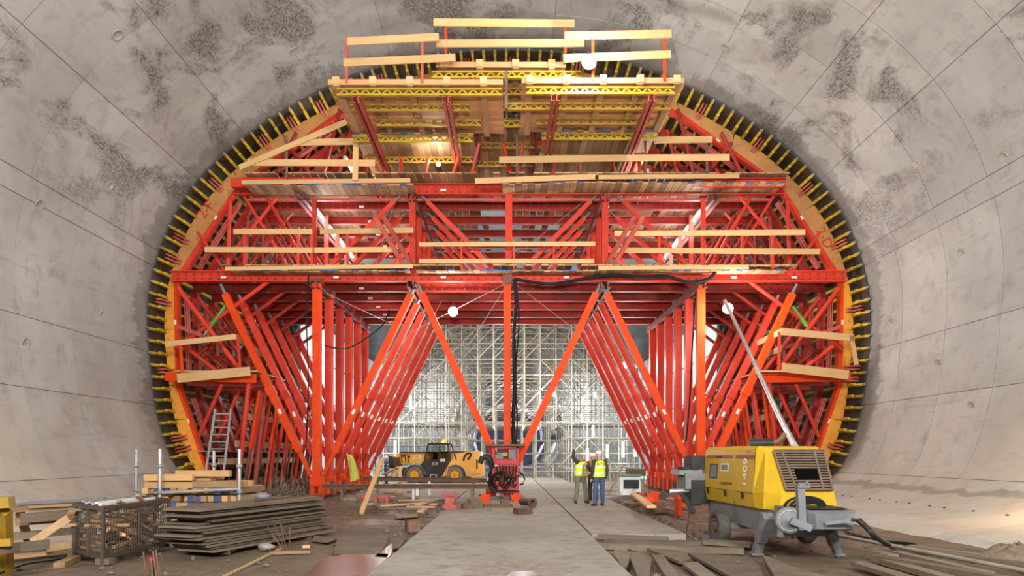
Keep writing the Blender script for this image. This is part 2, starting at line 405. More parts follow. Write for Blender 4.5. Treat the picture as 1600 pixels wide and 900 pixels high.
# a closing ring between the lining's edge and the wider bore
mb = MB(); A = [ringpt(t, 27.9, .4) for t in ts]; B = [ringpt(t, 27.92, 1.2) for t in ts]
mb.quad(A+B, [(i, i+1, k+i+1, k+i) for i in range(k-1)])
mb.build('lining_edge', 'joint_dark', o)

# ---------------------------------------------------------------- ground
def ground_mat(name, c1, c2, c3, sc, wet=False, st=.4):
    m, nt, b = begin(name, .8); p = pos_of(nt)
    n1 = noisef(nt, p, sc*.35, 5, .6, .4); n2 = noisef(nt, p, sc*2.2, 6, .7); n3 = noisef(nt, p, sc*9, 4, .7)
    c = mixc(nt, ramp(nt, n1, .35, .65), c1, c2); c = mixc(nt, ramp(nt, n2, .50, .72), c, c3)
    nt.links.new(c, b.inputs['Base Color'])
    h = mathn(nt, 'ADD', n2, mathn(nt, 'MULTIPLY', n3, .5)); bump(nt, b, h, st, .06)
    if wet:
        rg = ramp(nt, n1, .52, .62); mr = nd(nt, 'ShaderNodeMapRange'); nt.links.new(rg, mr.inputs[0]); mr.inputs[3].default_value = .75; mr.inputs[4].default_value = .28
        nt.links.new(mr.outputs[0], b.inputs['Roughness'])
ground_mat('site_mud', (.115, .080, .052), (.18, .130, .088), (.07, .05, .034), 1.3, True, .5)
ground_mat('road_concrete', (.235, .21, .17), (.32, .295, .25), (.15, .13, .10), 1.1, False, .45)
m, nt, b = begin('puddle_water', .22); b.inputs['Base Color'].default_value = (.12, .082, .06, 1); b.inputs['Specular IOR Level'].default_value = .22
rough_mat('wet_dirt', (.13, .105, .08), (.27, .23, .19), 5, rough=.6, rnd=0, bmp=.4)
FLZ = -.12
def ground_z(x, y):
    e = 0
    a = max(0, abs(x)-8.2)
    return FLZ+.05*mnoise.noise(Vector((x*.55, y*.45, 1)))+.03*mnoise.noise(Vector((x*1.7, y*1.4, 4)))
mb = MB(); xs = [-9.6+19.2*i/64 for i in range(65)]; yy = [-13+i*.6 for i in range(int(41/.6))]+[28+i*1.5 for i in range(34)]
xs = [-14.6, -12.5, -10.9]+xs+[10.9, 12.5, 14.6]
vs_ = [(x, y, ground_z(x, y)) for y in yy for x in xs]; k = len(xs)
mb.quad(vs_, [(j*k+i, j*k+i+1, (j+1)*k+i+1, (j+1)*k+i) for j in range(len(yy)-1) for i in range(k-1)], 0, True)
fl = mb.build('floor', 'site_mud', fix=False); tag(fl, 'wet brown earth floor of the tunnel', kind='structure')
def slab(x0, x1, y0, y1, nm='road_slab'):
    mb = MB(); mb.box(((x0+x1)/2, (y0+y1)/2, -.14), (x1-x0, y1-y0, .28)); return mb.build(nm, 'road_concrete', fl)
yb = -13
for yb, ye in ((-13, -2), (-2, 7.2), (7.2, 16.6), (16.6, 26), (26, 40), (40, 76)):
    slab(-1.87, 1.63, yb, ye-.02)
for yb, ye in ((14.3, 21.3), (21.3, 30), (30, 40), (40, 76)): slab(1.68, 3.6, yb, ye-.02)
for yb, ye in ((26.2, 33), (33, 41), (41, 58)): slab(-6.2, -1.92, yb, ye-.02)
# a wet dirt patch tracked over the slab
mb = MB(); cc = G(812, 884); n = 72; vs_ = [(cc.x, cc.y-.3, .012)]
for i in range(n): a = 2*PI*i/n; r_ = 1+.55*mnoise.noise(Vector((math.cos(a)*2, math.sin(a)*2, 5)))+.25*mnoise.noise(Vector((math.cos(a)*7, math.sin(a)*7, 2))); vs_.append((cc.x+.82*r_*math.cos(a), cc.y-.3+.75*r_*math.sin(a), .002))
mb.quad(vs_, [(0, i+1, (i+1) % n+1) for i in range(n)], 0, True); mb.build('dirt_patch', 'wet_dirt', fl, fix=False)
# standing water
for pts in ([(470, 905), (505, 872), (560, 862), (607, 866), (602, 880), (578, 902)], [(788, 903), (800, 893), (835, 892), (843, 903)], [(585, 870), (600, 858), (616, 846), (622, 852), (606, 872)]):
    mb = MB(); z = -.045 if pts[0][0] < 700 else .010
    mb.prism([G(x, y, z) for x, y in pts], (0, 0, .004))
    mb.build('puddle', 'puddle_water', fl)['label'] = 'shallow puddle of standing water'

# stones, splinters and mud lumps beside the slabs: nobody could count them
rr = random.Random(21); mb = MB()
for i in range(900):
    if i < 520: x, y = (rr.uniform(-8, -1.95) if rr.random() < .6 else rr.uniform(3.7, 8)), rr.uniform(7.5, 27)
    else: x, y = (-1.9-abs(rr.gauss(0, .25)) if rr.random() < .5 else 3.65+abs(rr.gauss(0, .4))), rr.uniform(8, 27)
    if x > 0 and y < 14 and rr.random() < .5: x = 1.75+abs(rr.gauss(0, .5))
    s_ = abs(rr.gauss(0, .028))+.014; c = Vector((x, y, ground_z(x, y)+s_*.35))
    P = [c+Vector((rr.uniform(.7, 1.3)*s_*a, rr.uniform(.7, 1.3)*s_*b, rr.uniform(.5, 1)*s_*d)) for a, b, d in ((1, 0, 0), (0, 1, 0), (-1, 0, 0), (0, -1, 0), (0, 0, 1), (0, 0, -1))]
    mb.quad(P, [(0, 1, 4), (1, 2, 4), (2, 3, 4), (3, 0, 4), (1, 0, 5), (2, 1, 5), (3, 2, 5), (0, 3, 5)])
rough_mat('rubble', (.20, .16, .125), (.11, .085, .065), 2, rough=.9, rnd=0)
tag(mb.build('rubble', 'rubble'), 'small stones and mud lumps scattered beside the road slabs', 'rubble', kind='stuff')
mb = MB()
for i in range(520):
    s_ = 1 if i % 2 else -1; x, y = s_*(rr.uniform(8.2, 11.2)), rr.uniform(26.6, 36); z = -.05+max(0, abs(x)-10)*.12
    if i % 3: mb.poly((x, y, z), (x+rr.uniform(-.25, .25), y+rr.uniform(-.2, .2), z+rr.uniform(.15, .8)), 'tri', .05, .05)
    else: a = rr.uniform(0, PI); mb.poly((x, y, z+.05), (x+.7*math.cos(a), y+.7*math.sin(a), z+rr.uniform(.05, .3)), 'tri', .07, .06)
tag(mb.build('timber_debris', 'old_timber'), 'broken laths and splinters heaped at the foot of the raking props', 'debris', kind='stuff')
# ---------------------------------------------------------------- the arch formwork
DB = 27.75
arch = thing('arch_formwork', (0, D0, CH), 'big round arch shutter with orange plywood edge, yellow girder ends and red walings', 'formwork')
KS = (F/ D0)
T0, T1 = -4.5, 184.5
# plywood skin: sheets round the arch, with thickness
n_sheet = 30
for s in range(n_sheet):
    a, b_ = T0+(T1-T0)*s/n_sheet+.05, T0+(T1-T0)*(s+1)/n_sheet-.05
    mb = MB(); ts = [a+(b_-a)*i/5 for i in range(6)]
    P = [[ringpt(t, y, dr) for t in ts] for y, dr in ((26.95, -.09), (37.6, -.09), (37.6, -.05), (26.95, -.05))]
    k = 6; vs_ = [p for r_ in P for p in r_]
    f = []
    for q in range(4):
        q2 = (q+1) % 4
        for i in range(5): f.append((q*k+i, q2*k+i, q2*k+i+1, q*k+i+1))
    f += [(0, k, 2*k, 3*k), (k-1, 2*k-1, 3*k-1, 4*k-1)]
    mb.quad(vs_, f); mb.build('skin_sheet', 'dark_form_skin', arch)
# yellow timber girders running along the drive under the skin
def girder_mesh():
    mb = MB()   # local: x tangential, y along the drive, z towards the axis
    L = 10.4
    mb.prism([(-.055, 0, .0), (-.055, 0, .05), (-.055, .34, .11), (-.055, L, .11), (-.055, L, .0)], (.11, 0, 0))
    mb.prism([(-.055, .26, .21), (-.055, .26, .30), (-.055, L, .30), (-.055, L, .21)], (.11, 0, 0))
    mb.prism([(-.022, .08, .05), (-.022, .32, .24), (-.022, L, .24), (-.022, L, .05)], (.044, 0, 0))
    mb.cone((0, -.10, .03), (0, .02, .03), .03, .045, 6, 1)
    return mb
gm = girder_mesh()
gme = None
arc = []; t = T0+.6
while t < T1-.3:
    arc.append(t); t += math.degrees(.437/prof_r(t))
for i, t in enumerate(arc):
    p = ringpt(t, 26.9, -.10)
    e = ringpt(t+.4, 26.9, -.10)-ringpt(t-.4, 26.9, -.10); e.normalize()
    nrm = Vector((-e.z, 0, e.x)); 
    if nrm.dot(Vector((0, 26.9, CH))-p) < 0: nrm = -nrm; e = -e
    Mw = Matrix(((e.x, 0, nrm.x, p.x), (e.y, 1, nrm.y, p.y), (e.z, 0, nrm.z, p.z), (0, 0, 0, 1)))
    Mw = Mw @ Matrix.Translation((0, R.uniform(-.05, .05), 0))
    if gme is None: o = gm.build('timber_girder', ['girder_yellow', 'galvanised'], arch, Mw); gme = o.data
    else: o = put(bpy.data.objects.new('timber_girder', gme), Mw, arch)
    if i % 6 in (2,) or i % 17 == 9:
        # red channel clips that pull the girders to the walings
        c = p + nrm*.24 + e*.2
        for s_ in (-.055, .075):
            q = c+e*s_; bar('waling_clip', q+Vector((0, .28, 0))-nrm*.10, q+Vector((0, 1.05, 0))+nrm*.28, .065, .13, 'faded_red', arch, 'C', up=nrm)
# waling polygon in the board plane
def U(px, py): return W(px, py, DB)
NODES = [U(322, 742), U(276, 607), U(271, 440), U(283, 425), U(369, 287), U(527, 176), U(640, 128)]
def mir(v): return Vector((-v[0], v[1], v[2]))
SEG = [(0, 1), (1, 2), (3, 4), (4, 5), (5, 6)]
FR = [27.0+1.8*k for k in range(6)]
for k in range(6):
    y = DB+.19+1.8*k
    for a, b_ in SEG:
        for sgn in (1, -1):
            p, q = NODES[a].copy(), NODES[b_].copy()
            if sgn < 0: p, q = mir(p), mir(q)
            p.y = q.y = y
            wl = bar('waling_beam', p, q, .22, .33, ('orange_red_paint' if a < 2 else 'red_paint') if k == 0 else 'worn_shaded_red', arch, 'box', up=(0, 1, 0))
            # second, thinner inner flange of the double channel
            dv = (q-p).normalized(); inn = Vector((dv.z, 0, -dv.x)); 
            if inn.dot(Vector((0, y, 6))-p) < 0: inn = -inn
            bar('waling_flange', p+inn*.36+dv*.5+Vector((0, .15, 0)), q+inn*.36-dv*.5+Vector((0, .15, 0)), .12, .22, 'faded_red', arch, 'C2', up=(0, 1, 0))
            if k == 0 and a != 5:
                c = p.lerp(q, .62)-Vector((0, .17, 0)); bar('label_plate', c-dv*.09, c+dv*.09, .10, .012, 'label_white', arch, up=(0, 1, 0))
    pt = NODES[6].copy(); pt.y = y
    bar('waling_beam', pt, mir(pt), .22, .33, 'red_paint', arch, up=(0, 1, 0))
# orange plywood edge boards between the girders and the walings
def edge_board(ta, tb, a, b_, mat, nm):
    n = 14; mb = MB()
    arcp = [ringpt(ta+(tb-ta)*i/n, DB, -.33) for i in range(n+1)]
    if b_ is None: inner = [a]
    else: inner = [b_, a]
    pts = arcp+[Vector((v.x, DB, v.z)) for v in inner]
    mb.prism(pts, (0, .04, 0)); return mb.build(nm, mat, arch)
def ang(v):
    a = math.degrees(math.atan2(v.z-CH, v.x)); return a+360 if a < -90 else a
# joints between boards as in the photograph
BO = [((300, 741), (322, 742)), ((263, 655), (292, 655)), ((256, 600), (274, 603)), ((255, 515), (272, 515)), ((262, 437), (271, 438)), ((330, 330), (340, 332)), ((370, 272), (372, 285)), ((440, 205), (447, 232)), ((527, 150), (529, 174)), ((640, 105), (640, 127)), ((795, 90), (795, 120))]
for sgn in (1, -1):
    for (o1, i1), (o2, i2) in zip(BO, BO[1:]):
        def tt(p, m=sgn):
            v = W(p[0], p[1], DB); a = ang(v); return a if m > 0 else 180-a
        v1, v2 = W(*i1, DB), W(*i2, DB)
        if sgn < 0: v1, v2 = mir(v1), mir(v2)
        ta, tb = tt(o1), tt(o2)
        g = .08 if tb > ta else -.08
        edge_board(ta+g, tb-g, v1, v2, 'orange_plywood' if o2[1] > 430 else 'brown_plywood', 'edge_board')
# hand-painted marks on the boards
for txt, p, ang_ in (('2-F', (322, 328), math.radians(52)), ('2-D', (1288, 372), math.radians(-64))):
    c = W(*p, DB-.012); letters('painted_mark', txt, .55, axes(c, (math.cos(ang_), 0, math.sin(ang_)), (-math.sin(ang_), 0, math.cos(ang_))), 'letter_red', arch)

# ---------------------------------------------------------------- the gantry
gan = thing('formwork_gantry', (0, D0, 0), 'tall red steel travelling gantry with rows of posts and V struts inside the arch', 'gantry')
ZM, ZT = 8.45, 11.78
PX, UX = 7.35, 3.68
for k, y in enumerate(FR):
    red = 'orange_red_paint' if k == 0 else 'red_paint'
    # cross beams, each a double channel: web plus two flanges
    for z, x, h in ((ZM, 12.95, .42 if k == 0 else .34), (ZT, 10.55, .42 if k == 0 else .32)):
        cb = bar('cross_beam', (-x, y, z), (x, y, z), .20, h, 'red_paint' if k == 0 else 'worn_shaded_red', gan, 'C', up=(0, 0, 1))
        if z == ZM and k > 1: pass
        for xx in ([-10.9, -6.6, -2.5, 2.2, 5.4, 8.6, 10.9] if k == 0 else [-6, 4]):
            if abs(xx) < x: box('label_plate', (xx, y-.105, z-.06), (.20, .012, .09), 'label_white', gan)
        if k < 2:
            # rows of bolt holes read as dark studs along the beam
            mb = MB(); xx = -x+.3
            while xx < x:
                for dz in (-.09, .09): mb.box((xx, y-.1, z+dz), (.055, .02, .055))
                xx += .31
            mb.build('bolt_row', 'dark_red_steel', gan)['kind'] = 'stuff'
        if k == 0 and z > 10: bar('lower_chord', (-x+.4, y+.25, z-.30), (x-.4, y+.25, z-.30), .10, .10, 'faded_red', gan)
    for s in (-1, 1):
        # main post, foot, rail shoe
        bar('post', (s*PX, y, .75), (s*PX, y, ZM-.25), .30, .30, red, gan, up=(0, 1, 0))
        bar('post_head', (s*PX, y, ZM-.30), (s*PX, y, ZM-.12), .42, .42, 'dark_red_steel', gan, up=(0, 1, 0))
        bar('post_foot', (s*PX, y, .42), (s*PX, y, .80), .46, .40, 'orange_red_paint', gan, up=(0, 1, 0))
        for dx in (-.16, .16):
            bar('screw_jack', (s*PX+dx, y-.02, -.02), (s*PX+dx, y-.02, .45), .17, .22, 'orange_red_paint', gan, up=(0, 1, 0))
        # V struts with a spindle at the head
        for x2, x1 in ((UX-.12, PX-.24), (11.05, PX+.24)):
            p, q = Vector((s*x1, y, .82)), Vector((s*x2, y, ZM-.30)); dv = (q-p).normalized()
            bar('raking_strut', p+dv*1.0, q-dv*.42, .25, .25, red, gan, up=(0, 1, 0))
            bar('strut_spindle', p, p+dv*1.05, .15, .15, red, gan, up=(0, 1, 0))
            bar('strut_spindle', q-dv*.45, q, .12, .12, 'steel_grey', gan, 'tube')
            bar('label_plate', p+dv*2.6+Vector((0, -.13, 0)), p+dv*2.8+Vector((0, -.13, 0)), .10, .012, 'label_white', gan, up=(0, 1, 0))
            mid = p.lerp(q, .42); bar('strut_collar', mid, mid+dv*.34, .31, .31, red, gan, up=(0, 1, 0))
        # upper storey posts and raking struts
        bar('upper_post', (s*UX, y, ZM+.22), (s*UX, y, ZT-.22), .24, .24, 'red_paint', gan, up=(0, 1, 0))
        for a, b_ in ((s*(UX-.35), s*.55), (s*(UX+.5), s*7.0)):
            p, q = Vector((a, y, ZT-.25)), Vector((b_, y, ZM+.25)); dv = (q-p).normalized()
            bar('upper_strut', p+dv*.3, q, .16, .16, 'red_paint', gan, up=(0, 1, 0))
            bar('strut_spindle', p, p+dv*.32, .08, .08, 'steel_grey', gan, 'tube')
        bar('upper_post', (s*7.45, y, ZM+.22), (s*7.45, y, ZT-.4), .16, .16, 'red_paint', gan, up=(0, 1, 0))
        # wing tubes that hold the walings
        for a, b_, wd in (((10.75, 11.4), (10.85, ZM+.2), .16), ((9.3, ZT-.3), (7.7, ZM+.25), .15), ((12.0, 10.2), (10.95, ZM+.25), .12), ((8.9, ZT-.2), (10.82, 9.2), .13), ((8.4, ZM+.2), (10.2, ZT-.22), .12)):
            bar('wing_tube', (s*a[0], y+.15, a[1]), (s*b_[0], y+.15, b_[1]), wd, wd, 'red_paint' if k == 0 else 'worn_shaded_red', gan, 'tube')
        for a, b_, wd in (((12.75, 8.05), (9.9, 4.2), .19), ((12.5, 5.8), (11.0, 4.6), .17), ((9.2, ZM-.12), (12.95, 5.7), .16)):
            bar('wing_tube', (s*a[0], y+.12, a[1]), (s*b_[0], y+.3, b_[1]), wd, wd, 'red_paint' if k == 0 else 'worn_shaded_red', gan, 'tube')
        # crown tubes between the top beam and the upper walings
        for a, b_ in (((9.4, ZT+.2), (8.3, 14.2)), ((7.4, ZT+.2), (6.6, 15.1)), ((7.3, ZT+.2), (8.7, 13.8)), ((4.6, ZT+.2), (5.6, 15.4))):
            bar('crown_tube', (s*a[0], y+.5, a[1]), (s*b_[0], y+.5, b_[1]), .15, .15, 'worn_shaded_red', gan, 'tube')
        # side bracket that carries the wing platform
        zb = 4.52
        bar('bracket_beam', (s*9.55, y-.3, zb-.02), (s*13.0, y-.3, zb+.05), .18, .33, 'orange_red_paint' if k == 0 else 'faded_red', gan, 'C', up=(0, 0, 1))
        bar('wing_tube', (s*11.0, y, zb-.2), (s*11.9, y, 2.3), .16, .16, 'red_paint', gan, 'tube')
        bar('wing_tube', (s*9.9, y-.2, zb-.2), (s*10.35, y-.2, .25), .19, .19, 'faded_red' if k % 2 else 'red_paint', gan, 'tube')
        # hydraulic rams
        if k in (0, 2):
            p, q = Vector((s*10.95, y+.2, 7.35)), Vector((s*11.8, y+.2, 6.2)); dv = (q-p).normalized()
            bar('ram_cylinder', p, p+dv*.95, .16, .16, 'hydraulic_green', gan, 'tube'); bar('ram_rod', p+dv*.95, q, .07, .07, 'galvanised', gan, 'tube')
            bar('ram_lug', q, q+Vector((s*.95, 0, .35)), .14, .24, 'faded_red', gan, up=(0, 1, 0))
    bar('upper_post', (0, y, ZM+.22), (0, y, ZT-.22), .26, .26, 'red_paint', gan, up=(0, 1, 0))
# centre post and its V, front frame only
y = FR[0]-.05
bar('centre_post', (-.06, y, 1.2), (-.06, y, ZM-.25), .28, .28, 'orange_red_paint', gan, up=(0, 1, 0))
bar('post_head', (-.06, y, ZM-.34), (-.06, y, ZM+.1), .34, .4, 'dark_red_steel', gan, up=(0, 1, 0))
for s in (-1, 1):
    p, q = Vector((s*.28-.05, y, 1.1)), Vector((s*3.50, y, ZM-.3)); dv = (q-p).normalized()
    bar('raking_strut', p+dv*.2, q-dv*.4, .26, .26, 'orange_red_paint', gan, up=(0, 1, 0))
    bar('strut_spindle', q-dv*.45, q, .12, .12, 'steel_grey', gan, 'tube')
    mid = p.lerp(q, .5); bar('strut_collar', mid, mid+dv*.34, .31, .31, 'orange_red_paint', gan, up=(0, 1, 0))
bar('post_foot', (-.06, y, .0), (-.06, y, 1.25), .5, .4, 'orange_red_paint', gan, up=(0, 1, 0))
# plank runs tied to the props low in the wings
for s in (-1, 1):
    for z, x in ((2.05, 10.55), (1.35, 11.2), (3.1, 10.2)):
        for a, b_ in ((27.2, 31.8), (31.9, 37)): bar('toe_board', (s*x, a, z), (s*x, b_, z+R.uniform(-.05, .05)), .06, .24, 'deck_timber', gan)
    for j in range(4): bar('walkway_board', (s*(11.3+.24*j), 27.4, 1.75), (s*(11.3+.24*j), 37, 1.75), .225, .05, 'deck_timber', gan)
# long beams along the drive
ye = FR[-1]+.5
for s in (-1, 1):
    for x, z in ((PX, ZM-.38), (UX, ZM-.38), (UX, ZT-.40), (7.85, ZT-.42)):
        for dx in (-.11, .11): bar('long_beam', (s*x+dx, 26.6, z), (s*x+dx, ye, z), .12, .26, 'dark_red_steel', gan, 'C')
    bar('rail_beam', (s*PX, 26.2, -.1), (s*PX, ye+2, -.1), .34, .30, 'rusty_steel', gan, 'I')
    for k in range(10):
        box('base_block', (s*(PX-.0), 27.8+k*.93, .30), (.5, .34, .5), 'rusty_steel' if k % 2 else 'orange_red_paint', gan)
# props standing up from the beams at the middle, leaning pairs of channels
for s in (-1, 1):
    for dx in (0, .30):
        bar('raised_strut', (s*(UX-.05)+dx*s, 26.5, ZM+.25), (s*(UX+.85)+dx*s, 25.3, ZM+1.75), .10, .15, 'faded_red', gan, 'C', up=(1, 0, 0))
# wire bracing
for a, b_ in (((624, 290), (580, 440)), ((655, 300), (770, 410)), ((930, 300), (805, 400)), ((965, 300), (1050, 400)), ((792, 442), (640, 520)), ((800, 440), (905, 520)), ((690, 470), (600, 640)), ((795, 440), (720, 560)), ((470, 440), (620, 510))):
    bar('tie_wire', W(*a, 27.2), W(*b_, 29.5), .022, .022, 'galvanised', gan, 'tri')
# decks: boards running along the drive above each storey of beams
def deck(nm, x0, x1, z, y0, y1, miss, wd=.30, mat='deck_timber'):
    x = x0
    while x < x1:
        cuts = [y0, y0+R.uniform(3, 6), y1]
        for a, b_ in zip(cuts, cuts[1:]):
            if R.random() > miss: bar(nm, (x+wd/2, a+.02, z+R.uniform(0, .01)), (x+wd/2, b_-.02, z+R.uniform(0, .01)), wd-.03, .045, mat, gan)
        x += wd
deck('deck_board', -9.8, -1.6, ZT+.25, 26.0, 36.8, .04); deck('deck_board', 1.7, 10.2, ZT+.25, 26.0, 36.8, .10)
deck('deck_board', -1.5, 1.6, ZT+.25, 26.0, 36.8, .55)
deck('walkway_board', -10.8, -3.9, ZM+.25, 26.3, 36.8, .10); deck('walkway_board', -3.9, 3.9, ZM+.25, 26.3, 31.5, .25); deck('walkway_board', 3.9, 10.8, ZM+.25, 26.3, 36.8, .10)

# ---------------------------------------------------------------- raking props at the foot of the arch
ORD = ['first', 'second', 'third', 'fourth', 'fifth', 'sixth', 'seventh', 'eighth', 'ninth', 'tenth', 'eleventh', 'twelfth', 'thirteenth', 'fourteenth', 'fifteenth', 'sixteenth', 'seventeenth', 'eighteenth', 'nineteenth', 'twentieth']
for s, side in ((-1, 'timber stacks'), (1, 'concrete pump')):
    for k in range(11):
        y = 27.3+.88*k; t = R.uniform(-.15, .15)
        a, b_ = Vector((s*(9.75+t), y, 4.1)), Vector((s*(10.35+t+R.uniform(-.1, .1)), y, .08)); dv = (b_-a).normalized()
        p = thing('raking_prop', tuple(b_), 'tubular raking prop, '+ORD[k]+' from the front in the row beside the '+side, 'prop', 'raking props beside the '+side)
        bar('outer_tube', a, a+dv*2.3, .15, .15, 'red_paint' if k % 3 else 'orange_red_paint', p, 'tube')
        bar('inner_tube', a+dv*2.2, b_, .11, .11, 'faded_red' if k % 2 else 'rusty_steel', p, 'tube')
        bar('foot_plate', b_, b_-dv*.03, .22, .22, 'rusty_steel', p)

# ---------------------------------------------------------------- cantilever platforms under the crown
def lattice(name, x0, x1, y, z, mat, par, h=.24):
    mb = MB(); w_ = .10
    mb.box(((x0+x1)/2, y, z+h/2-.03), (x1-x0, w_, .06)); mb.box(((x0+x1)/2, y, z-h/2+.03), (x1-x0, w_, .06))
    n = max(3, int((x1-x0)/.33)); st = (x1-x0-.1)/n; x = x0+.05
    for i in range(n):
        mb.bar((x, y, z-h/2+.05), (x+st/2, y, z+h/2-.05), .045, .05, (0, 1, 0)); mb.bar((x+st/2, y, z+h/2-.05), (x+st, y, z-h/2+.05), .045, .05, (0, 1, 0)); x += st
    return mb.build(name, mat, par)
def platform(label, x0, x1, y0, y1, z, girders, cants, edge=True, mat='peach_board', joists=True, along=False, ends_blue=False, gmat='girder_yellow', taper=0):
    t = thing('cantilever_platform', ((x0+x1)/2, (y0+y1)/2, z), label, 'platform')
    # z is the top of the boards
    if not along:
        y = y0; i = 0
        while y < y1:
            c = R.uniform(.3, .7)*(x1-x0)+x0
            for a, b_ in ((x0, c), (c, x1)):
                bar('deck_board', (a+.01+taper*i, y+.11, z-.025), (b_-.01-taper*i*0, y+.11, z-.025), .22, .045, mat, t)
            y += .235; i += 1
    else:
        x = x0
        while x < x1:
            bar('deck_board', (x+.12, y0+R.uniform(-.06, .06), z-.025), (x+.12, y1, z-.025), .225, .045, mat, t)
            if ends_blue and R.random() < .6: box('painted_end', (x+.12, y0-.07, z-.025), (.22, .02, .05), 'blue_paint_end', t)
            x += .24
    if joists:
        x = x0+.25
        while x < x1-.1:
            bar('joist', (x, y0-.03, z-.11), (x, y1, z-.11), .20, .12, 'deck_timber', t); 
            if edge:
                box('edge_block', (x, y0-.05, z-.02), (.22, .06, .22), 'new_timber', t)
                if R.random() < .3: box('painted_end', (x, y0-.055, z+.10), (.22, .07, .02), 'blue_paint_end', t)
            x += 1.15
        zg = z-.17-.12
    else: zg = z-.05-.12
    if edge: bar('edge_board', (x0, y0-.02, z-.06), (x1, y0-.02, z-.06), .04, .17, mat, t)
    for i, (a, b_, y) in enumerate(girders): lattice('timber_girder', a, b_, y, zg, gmat if i == 0 else 'girder_ochre', t)
    for x, ya, yb_ in cants:
        bar('cantilever_channel', (x-.08, ya, zg-.24), (x-.08, yb_, zg-.24), .09, .20, 'faded_red', t, 'C')
        bar('cantilever_channel', (x+.08, ya, zg-.24), (x+.08, yb_, zg-.24), .09, .20, 'faded_red', t, 'C')
    return t
def guard(t, posts, rails, y, zlo, zhi, pm='rusty_steel', rm='new_timber'):
    """posts: x list; rails: (x0, z0, x1, z1)"""
    for x in posts: bar('guardrail_post', (x, y+.06, zlo), (x, y+.06, zhi), .085, .06, pm, t, up=(0, 1, 0))
    for x0, z0, x1, z1 in rails: bar('guardrail_board', (x0, y, z0), (x1, y, z1), .045, .24, rm, t, up=(0, 0, 1))
def XZ(px, py, d): v = W(px, py, d); return v.x, v.z
d = 22.0
zU = 1.6+(711-126)*d/F
t = platform('peach boarded cantilever platform under the crown on the telehandler side', W(513, 0, d).x, W(786, 0, d).x, d, 25.5, zU,
   [(W(525, 0, d).x, W(784, 0, d).x, 22.15), (W(546, 0, 23).x, W(733, 0, 23).x, 23.15), (W(588, 0, 24.2).x, W(752, 0, 24.2).x, 24.2)], [(-4.78, 22.1, 29.5), (-1.95, 22.1, 29.5)])
guard(t, [W(542, 0, d).x, W(660, 0, d).x], [(*XZ(538, 101, d), *XZ(712, 93, d)), (*XZ(544, 68, d), *XZ(686, 61, d))], d-.1, zU-.1, zU+1.28, 'faded_red')
t = platform('peach boarded cantilever platform under the crown on the pump side, below the bright lamp', W(815, 0, d).x, W(1069, 0, d).x, d, 25.5, zU+.05,
   [(W(822, 0, d).x, W(1056, 0, d).x, 22.15), (W(793, 0, 23).x, W(1047, 0, 23).x, 23.15), (W(838, 0, 24.2).x, W(1021, 0, 24.2).x, 24.2)], [(W(868, 0, d).x, 22.1, 29.5), (W(1021, 0, d).x, 22.1, 29.5)])
guard(t, [W(1038, 0, d).x, W(926, 0, d).x], [(*XZ(880, 94, d), *XZ(1047, 88, d)), (*XZ(882, 59, d), *XZ(1048, 56, d))], d-.1, zU-.05, zU+1.35, 'orange_red_paint')
d = 22.5; zC = 1.6+(711-99)*d/F
t = platform('middle cantilever platform under the crown, highest of the three timber platforms', W(681, 0, d).x, W(884, 0, d).x, d, 25.5, zC,
   [(W(674, 0, d).x, W(908, 0, d).x, 22.65), (-1.9, 2.2, 23.7), (-1.9, 2.2, 24.8)], [(W(738, 0, d).x, 22.5, 29.5), (W(842, 0, d).x, 22.5, 29.5)])
guard(t, [W(697, 0, d).x, W(883, 0, d).x], [(*XZ(682, 71, d), *XZ(912, 70, d)), (*XZ(678, 38, d), *XZ(897, 40, d))], d-.1, zC-.05, zC+1.32, 'orange_red_paint')
bar('guardrail_board', W(791, 112, 22.4), W(791, 170, 22.4), .10, .10, 'old_timber', t, up=(0, 1, 0))
d = 25.2
for lab, a, b_, yy_, blue in (('narrow rear platform with one yellow girder under the crown, telehandler side', 552, 736, 208, True), ('narrow rear platform with one yellow girder under the crown, pump side', 849, 1026, 204, True), ('short rear platform between two others under the centre of the crown', 728, 838, 184, True)):
    z = 1.6+(711-yy_)*d/F
    x0, x1 = W(a, 0, d).x, W(b_, 0, d).x
    t = platform(lab, x0, x1, d, 30.5, z, [(x0-.05, x1+.05, d+.1), (x0, x1, d+1.9), (x0, x1, d+3.6)], [], False, 'deck_timber', False, True, blue)
    # props from the gantry beams up to the platform
    n = 4 if x1-x0 > 3 else 3
    for i in range(n):
        x = x0+.5+(x1-x0-1)*i/(n-1); top = Vector((x+R.uniform(-.1, .1), d+.9, z-.5)); bot = Vector((x+R.uniform(-.55, .55), d+2.2, ZT+.28)); dv = (bot-top).normalized()
        bar('prop_tube', top, bot, .13, .13, 'red_paint' if i % 2 else 'faded_red', t, 'tube')
        c = top.lerp(bot, .6); bar('prop_collar', c, c+dv*.1, .24, .24, 'red_paint', t, 'tube')
    for i in range(n):
        x = x0+.5+(x1-x0-1)*i/(n-1)
        bar('prop_tube', (x+R.uniform(-.3, .3), d+4.2, z-.5), (x+R.uniform(-.5, .5), d+3.9, ZT+.28), .13, .13, 'red_paint', t, 'tube')
